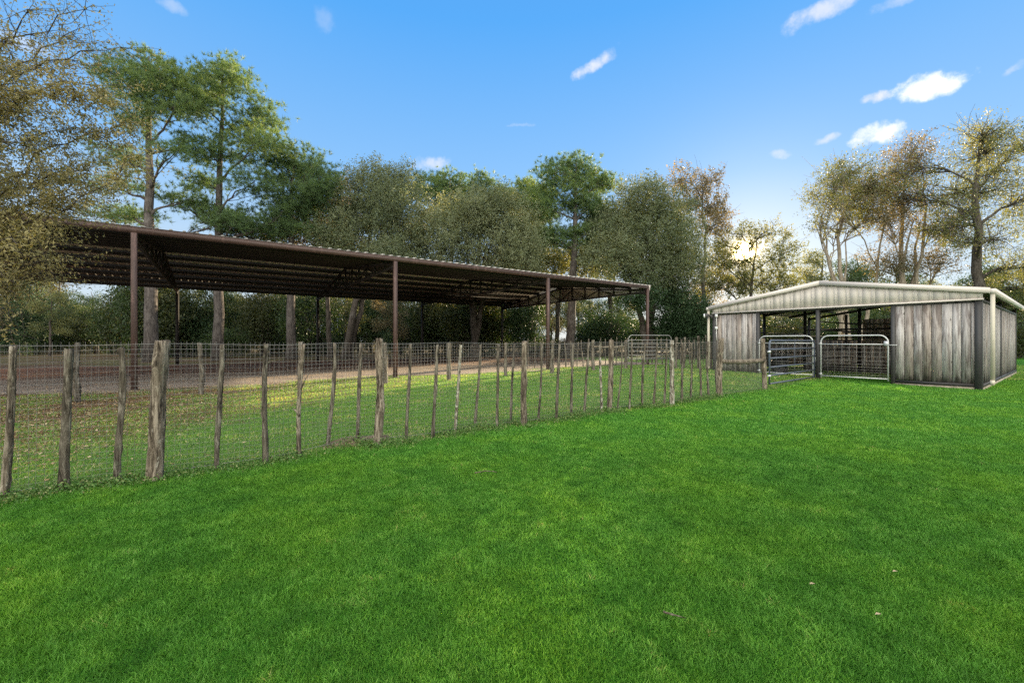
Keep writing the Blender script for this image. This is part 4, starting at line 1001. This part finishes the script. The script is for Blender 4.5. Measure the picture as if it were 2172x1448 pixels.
def lawn():
    def props(x, y):
        c = .6*vnoise(x, y, .075, 1)+.4*vnoise(x, y, .2, 8); c2 = vnoise(x, y, .6, 2); h = .010+.026*c*(.5+.7*c2)*(.35+.65*RNG.random(len(x)))+.008*RNG.random(len(x)); v = np.clip(.15+.45*c+RNG.random(len(x))*.45, 0, 1); return h, v
    x, y = wedge(900000, 1.0, 6.4, 1.36, 1.0); k = (beyond(x, y) < RNG.normal(size=len(x))*.09-.10) & (RNG.random(len(x)) < (6.4-y)/2.2); x, y = x[k], y[k]; h, v = props(x, y)
    wd = .0024+.0008*y
    V, Fc, vv = blades(x, y, h*1.05, wd, .75, v)
    tag(link('grass', mesh_np('grass', V, Fc, vv), M['grass']), 'mown green lawn grass nearest the camera', 'grass', kind='stuff')
    x, y = wedge(680000, 4.2, 19, 1.36, 1.15); k = (beyond(x, y) < RNG.normal(size=len(x))*.12-.10) & (y < 18) & (RNG.random(len(x)) < (y-4.2)/2.2); x, y = x[k], y[k]
    inb = ((x-BL.x)*.601-(y-BL.y)*.799 > 0) & ((x-BL.x)*.601-(y-BL.y)*.799 < BW) & ((x-BL.x)*.799+(y-BL.y)*.601 > 0)
    x, y = x[~inb], y[~inb]; h, v = props(x, y)
    V, Fc, vv = tris(x, y, h*1.15, .004+.0016*y, .8, v)
    tag(link('grass', mesh_np('grass', V, Fc, vv), M['grass']), 'mown green lawn grass spreading back to the barn', 'grass', kind='stuff')
lawn()
def arena_y(x, y): return (x-AO.x)*AY.x+(y-AO.y)*AY.y
def paddock():
    x, y = wedge(520000, 2.6, 24, 1.40, 1.1); b_ = beyond(x, y); k = (b_ > RNG.normal(size=len(x))*.16-.22) & (arena_y(x, y) < .6+.5*np.sin(x*.8)); x, y = x[k], y[k]
    c = vnoise(x, y, .5, 4); c2 = vnoise(x, y, 1.6, 5); cover = .20+c*.45+c2*.45-.33*np.clip((-x-5)*.3, 0, 1.2)*np.clip(beyond(x, y)/1.5, 0, 1)
    k = RNG.random(len(x)) < np.clip((cover-.12)*3.0, .05, 1); x, y, c = x[k], y[k], c[k]
    V, Fc, vv = tris(x, y, .02+.035*c*RNG.random(len(x)), .004+.0014*y, 1.0, np.clip(.1+.4*c+RNG.random(len(x))*.65*(RNG.random(len(x)) < .85)+.3*(RNG.random(len(x)) < .12), 0, 1))
    tag(link('paddock_grass', mesh_np('paddock_grass', V, Fc, vv), M['padgrass']), 'thin patchy paddock grass behind the stake fence', 'grass', kind='stuff')
    # fallen leaves, thick on the left
    x, y = wedge(120000, 2.6, 20, 1.40, 1.1); b_ = beyond(x, y); dl = np.clip((-x-4.4)*.34, 0, 1)*np.clip((b_-.3)/1.4, .06, 1)*.95+.015+.08*(vnoise(x, y, .7, 9) > .7)
    k = (b_ > RNG.normal(size=len(x))*.10-.08) & (arena_y(x, y) < 3.0) & (RNG.random(len(x)) < dl*(1-.8*(arena_y(x, y) > .3))); x, y = x[k], y[k]
    C = np.stack([x, y, gnp(x, y)+.012+.02*RNG.random(len(x))], -1)
    V, Fc, v = leaf_quads(C, 1, .004, .045, .028, 1, RNG.random(len(x)))
    V = V.reshape(-1, 4, 3); cz = V[:, :, 2].mean(1, keepdims=True); V[:, :, 2] = cz+(V[:, :, 2]-cz)*.4; V = V.reshape(-1, 3)
    tag(link('leaf_litter', mesh_np('leaf_litter', V, Fc, v), M['litter']), 'dry brown fallen leaves scattered over the paddock', 'fallen leaves', kind='stuff')
    # weeds and clover under the fence line
    n = 42000; t = RNG.random(n)*(len(NF)+1.0); i = np.minimum(t.astype(int), len(fx)-3); u = t-i
    px_ = fx[1:]; py_ = fy[1:]; px_ = np.append([-6.5], px_); py_ = np.append([2.1], py_); i = np.minimum(i, len(px_)-3)
    x = px_[i]*(1-u)+px_[i+1]*u; y = py_[i]*(1-u)+py_[i+1]*u; off = RNG.normal(size=n)*.13+.03; x = x-.59*off; y = y+.80*off-.04
    hgt = vnoise(x, y, .35, 12); k = (RNG.random(n) < .10+1.3*(hgt-.35)) ; x, y, off, hgt = x[k], y[k], off[k], hgt[k]
    C = np.stack([x, y, gnp(x, y)+.015+np.abs(RNG.normal(size=len(x)))*.05*hgt*np.exp(-(off/.2)**2)], -1)
    V, Fc, v = leaf_quads(C, 2, .014, .021, .013, .6, RNG.random(len(x)))
    tag(link('weeds', mesh_np('weeds', V, Fc, v), M['weed']), 'low clover and weeds growing along the foot of the fence', 'weeds', kind='stuff')
paddock()
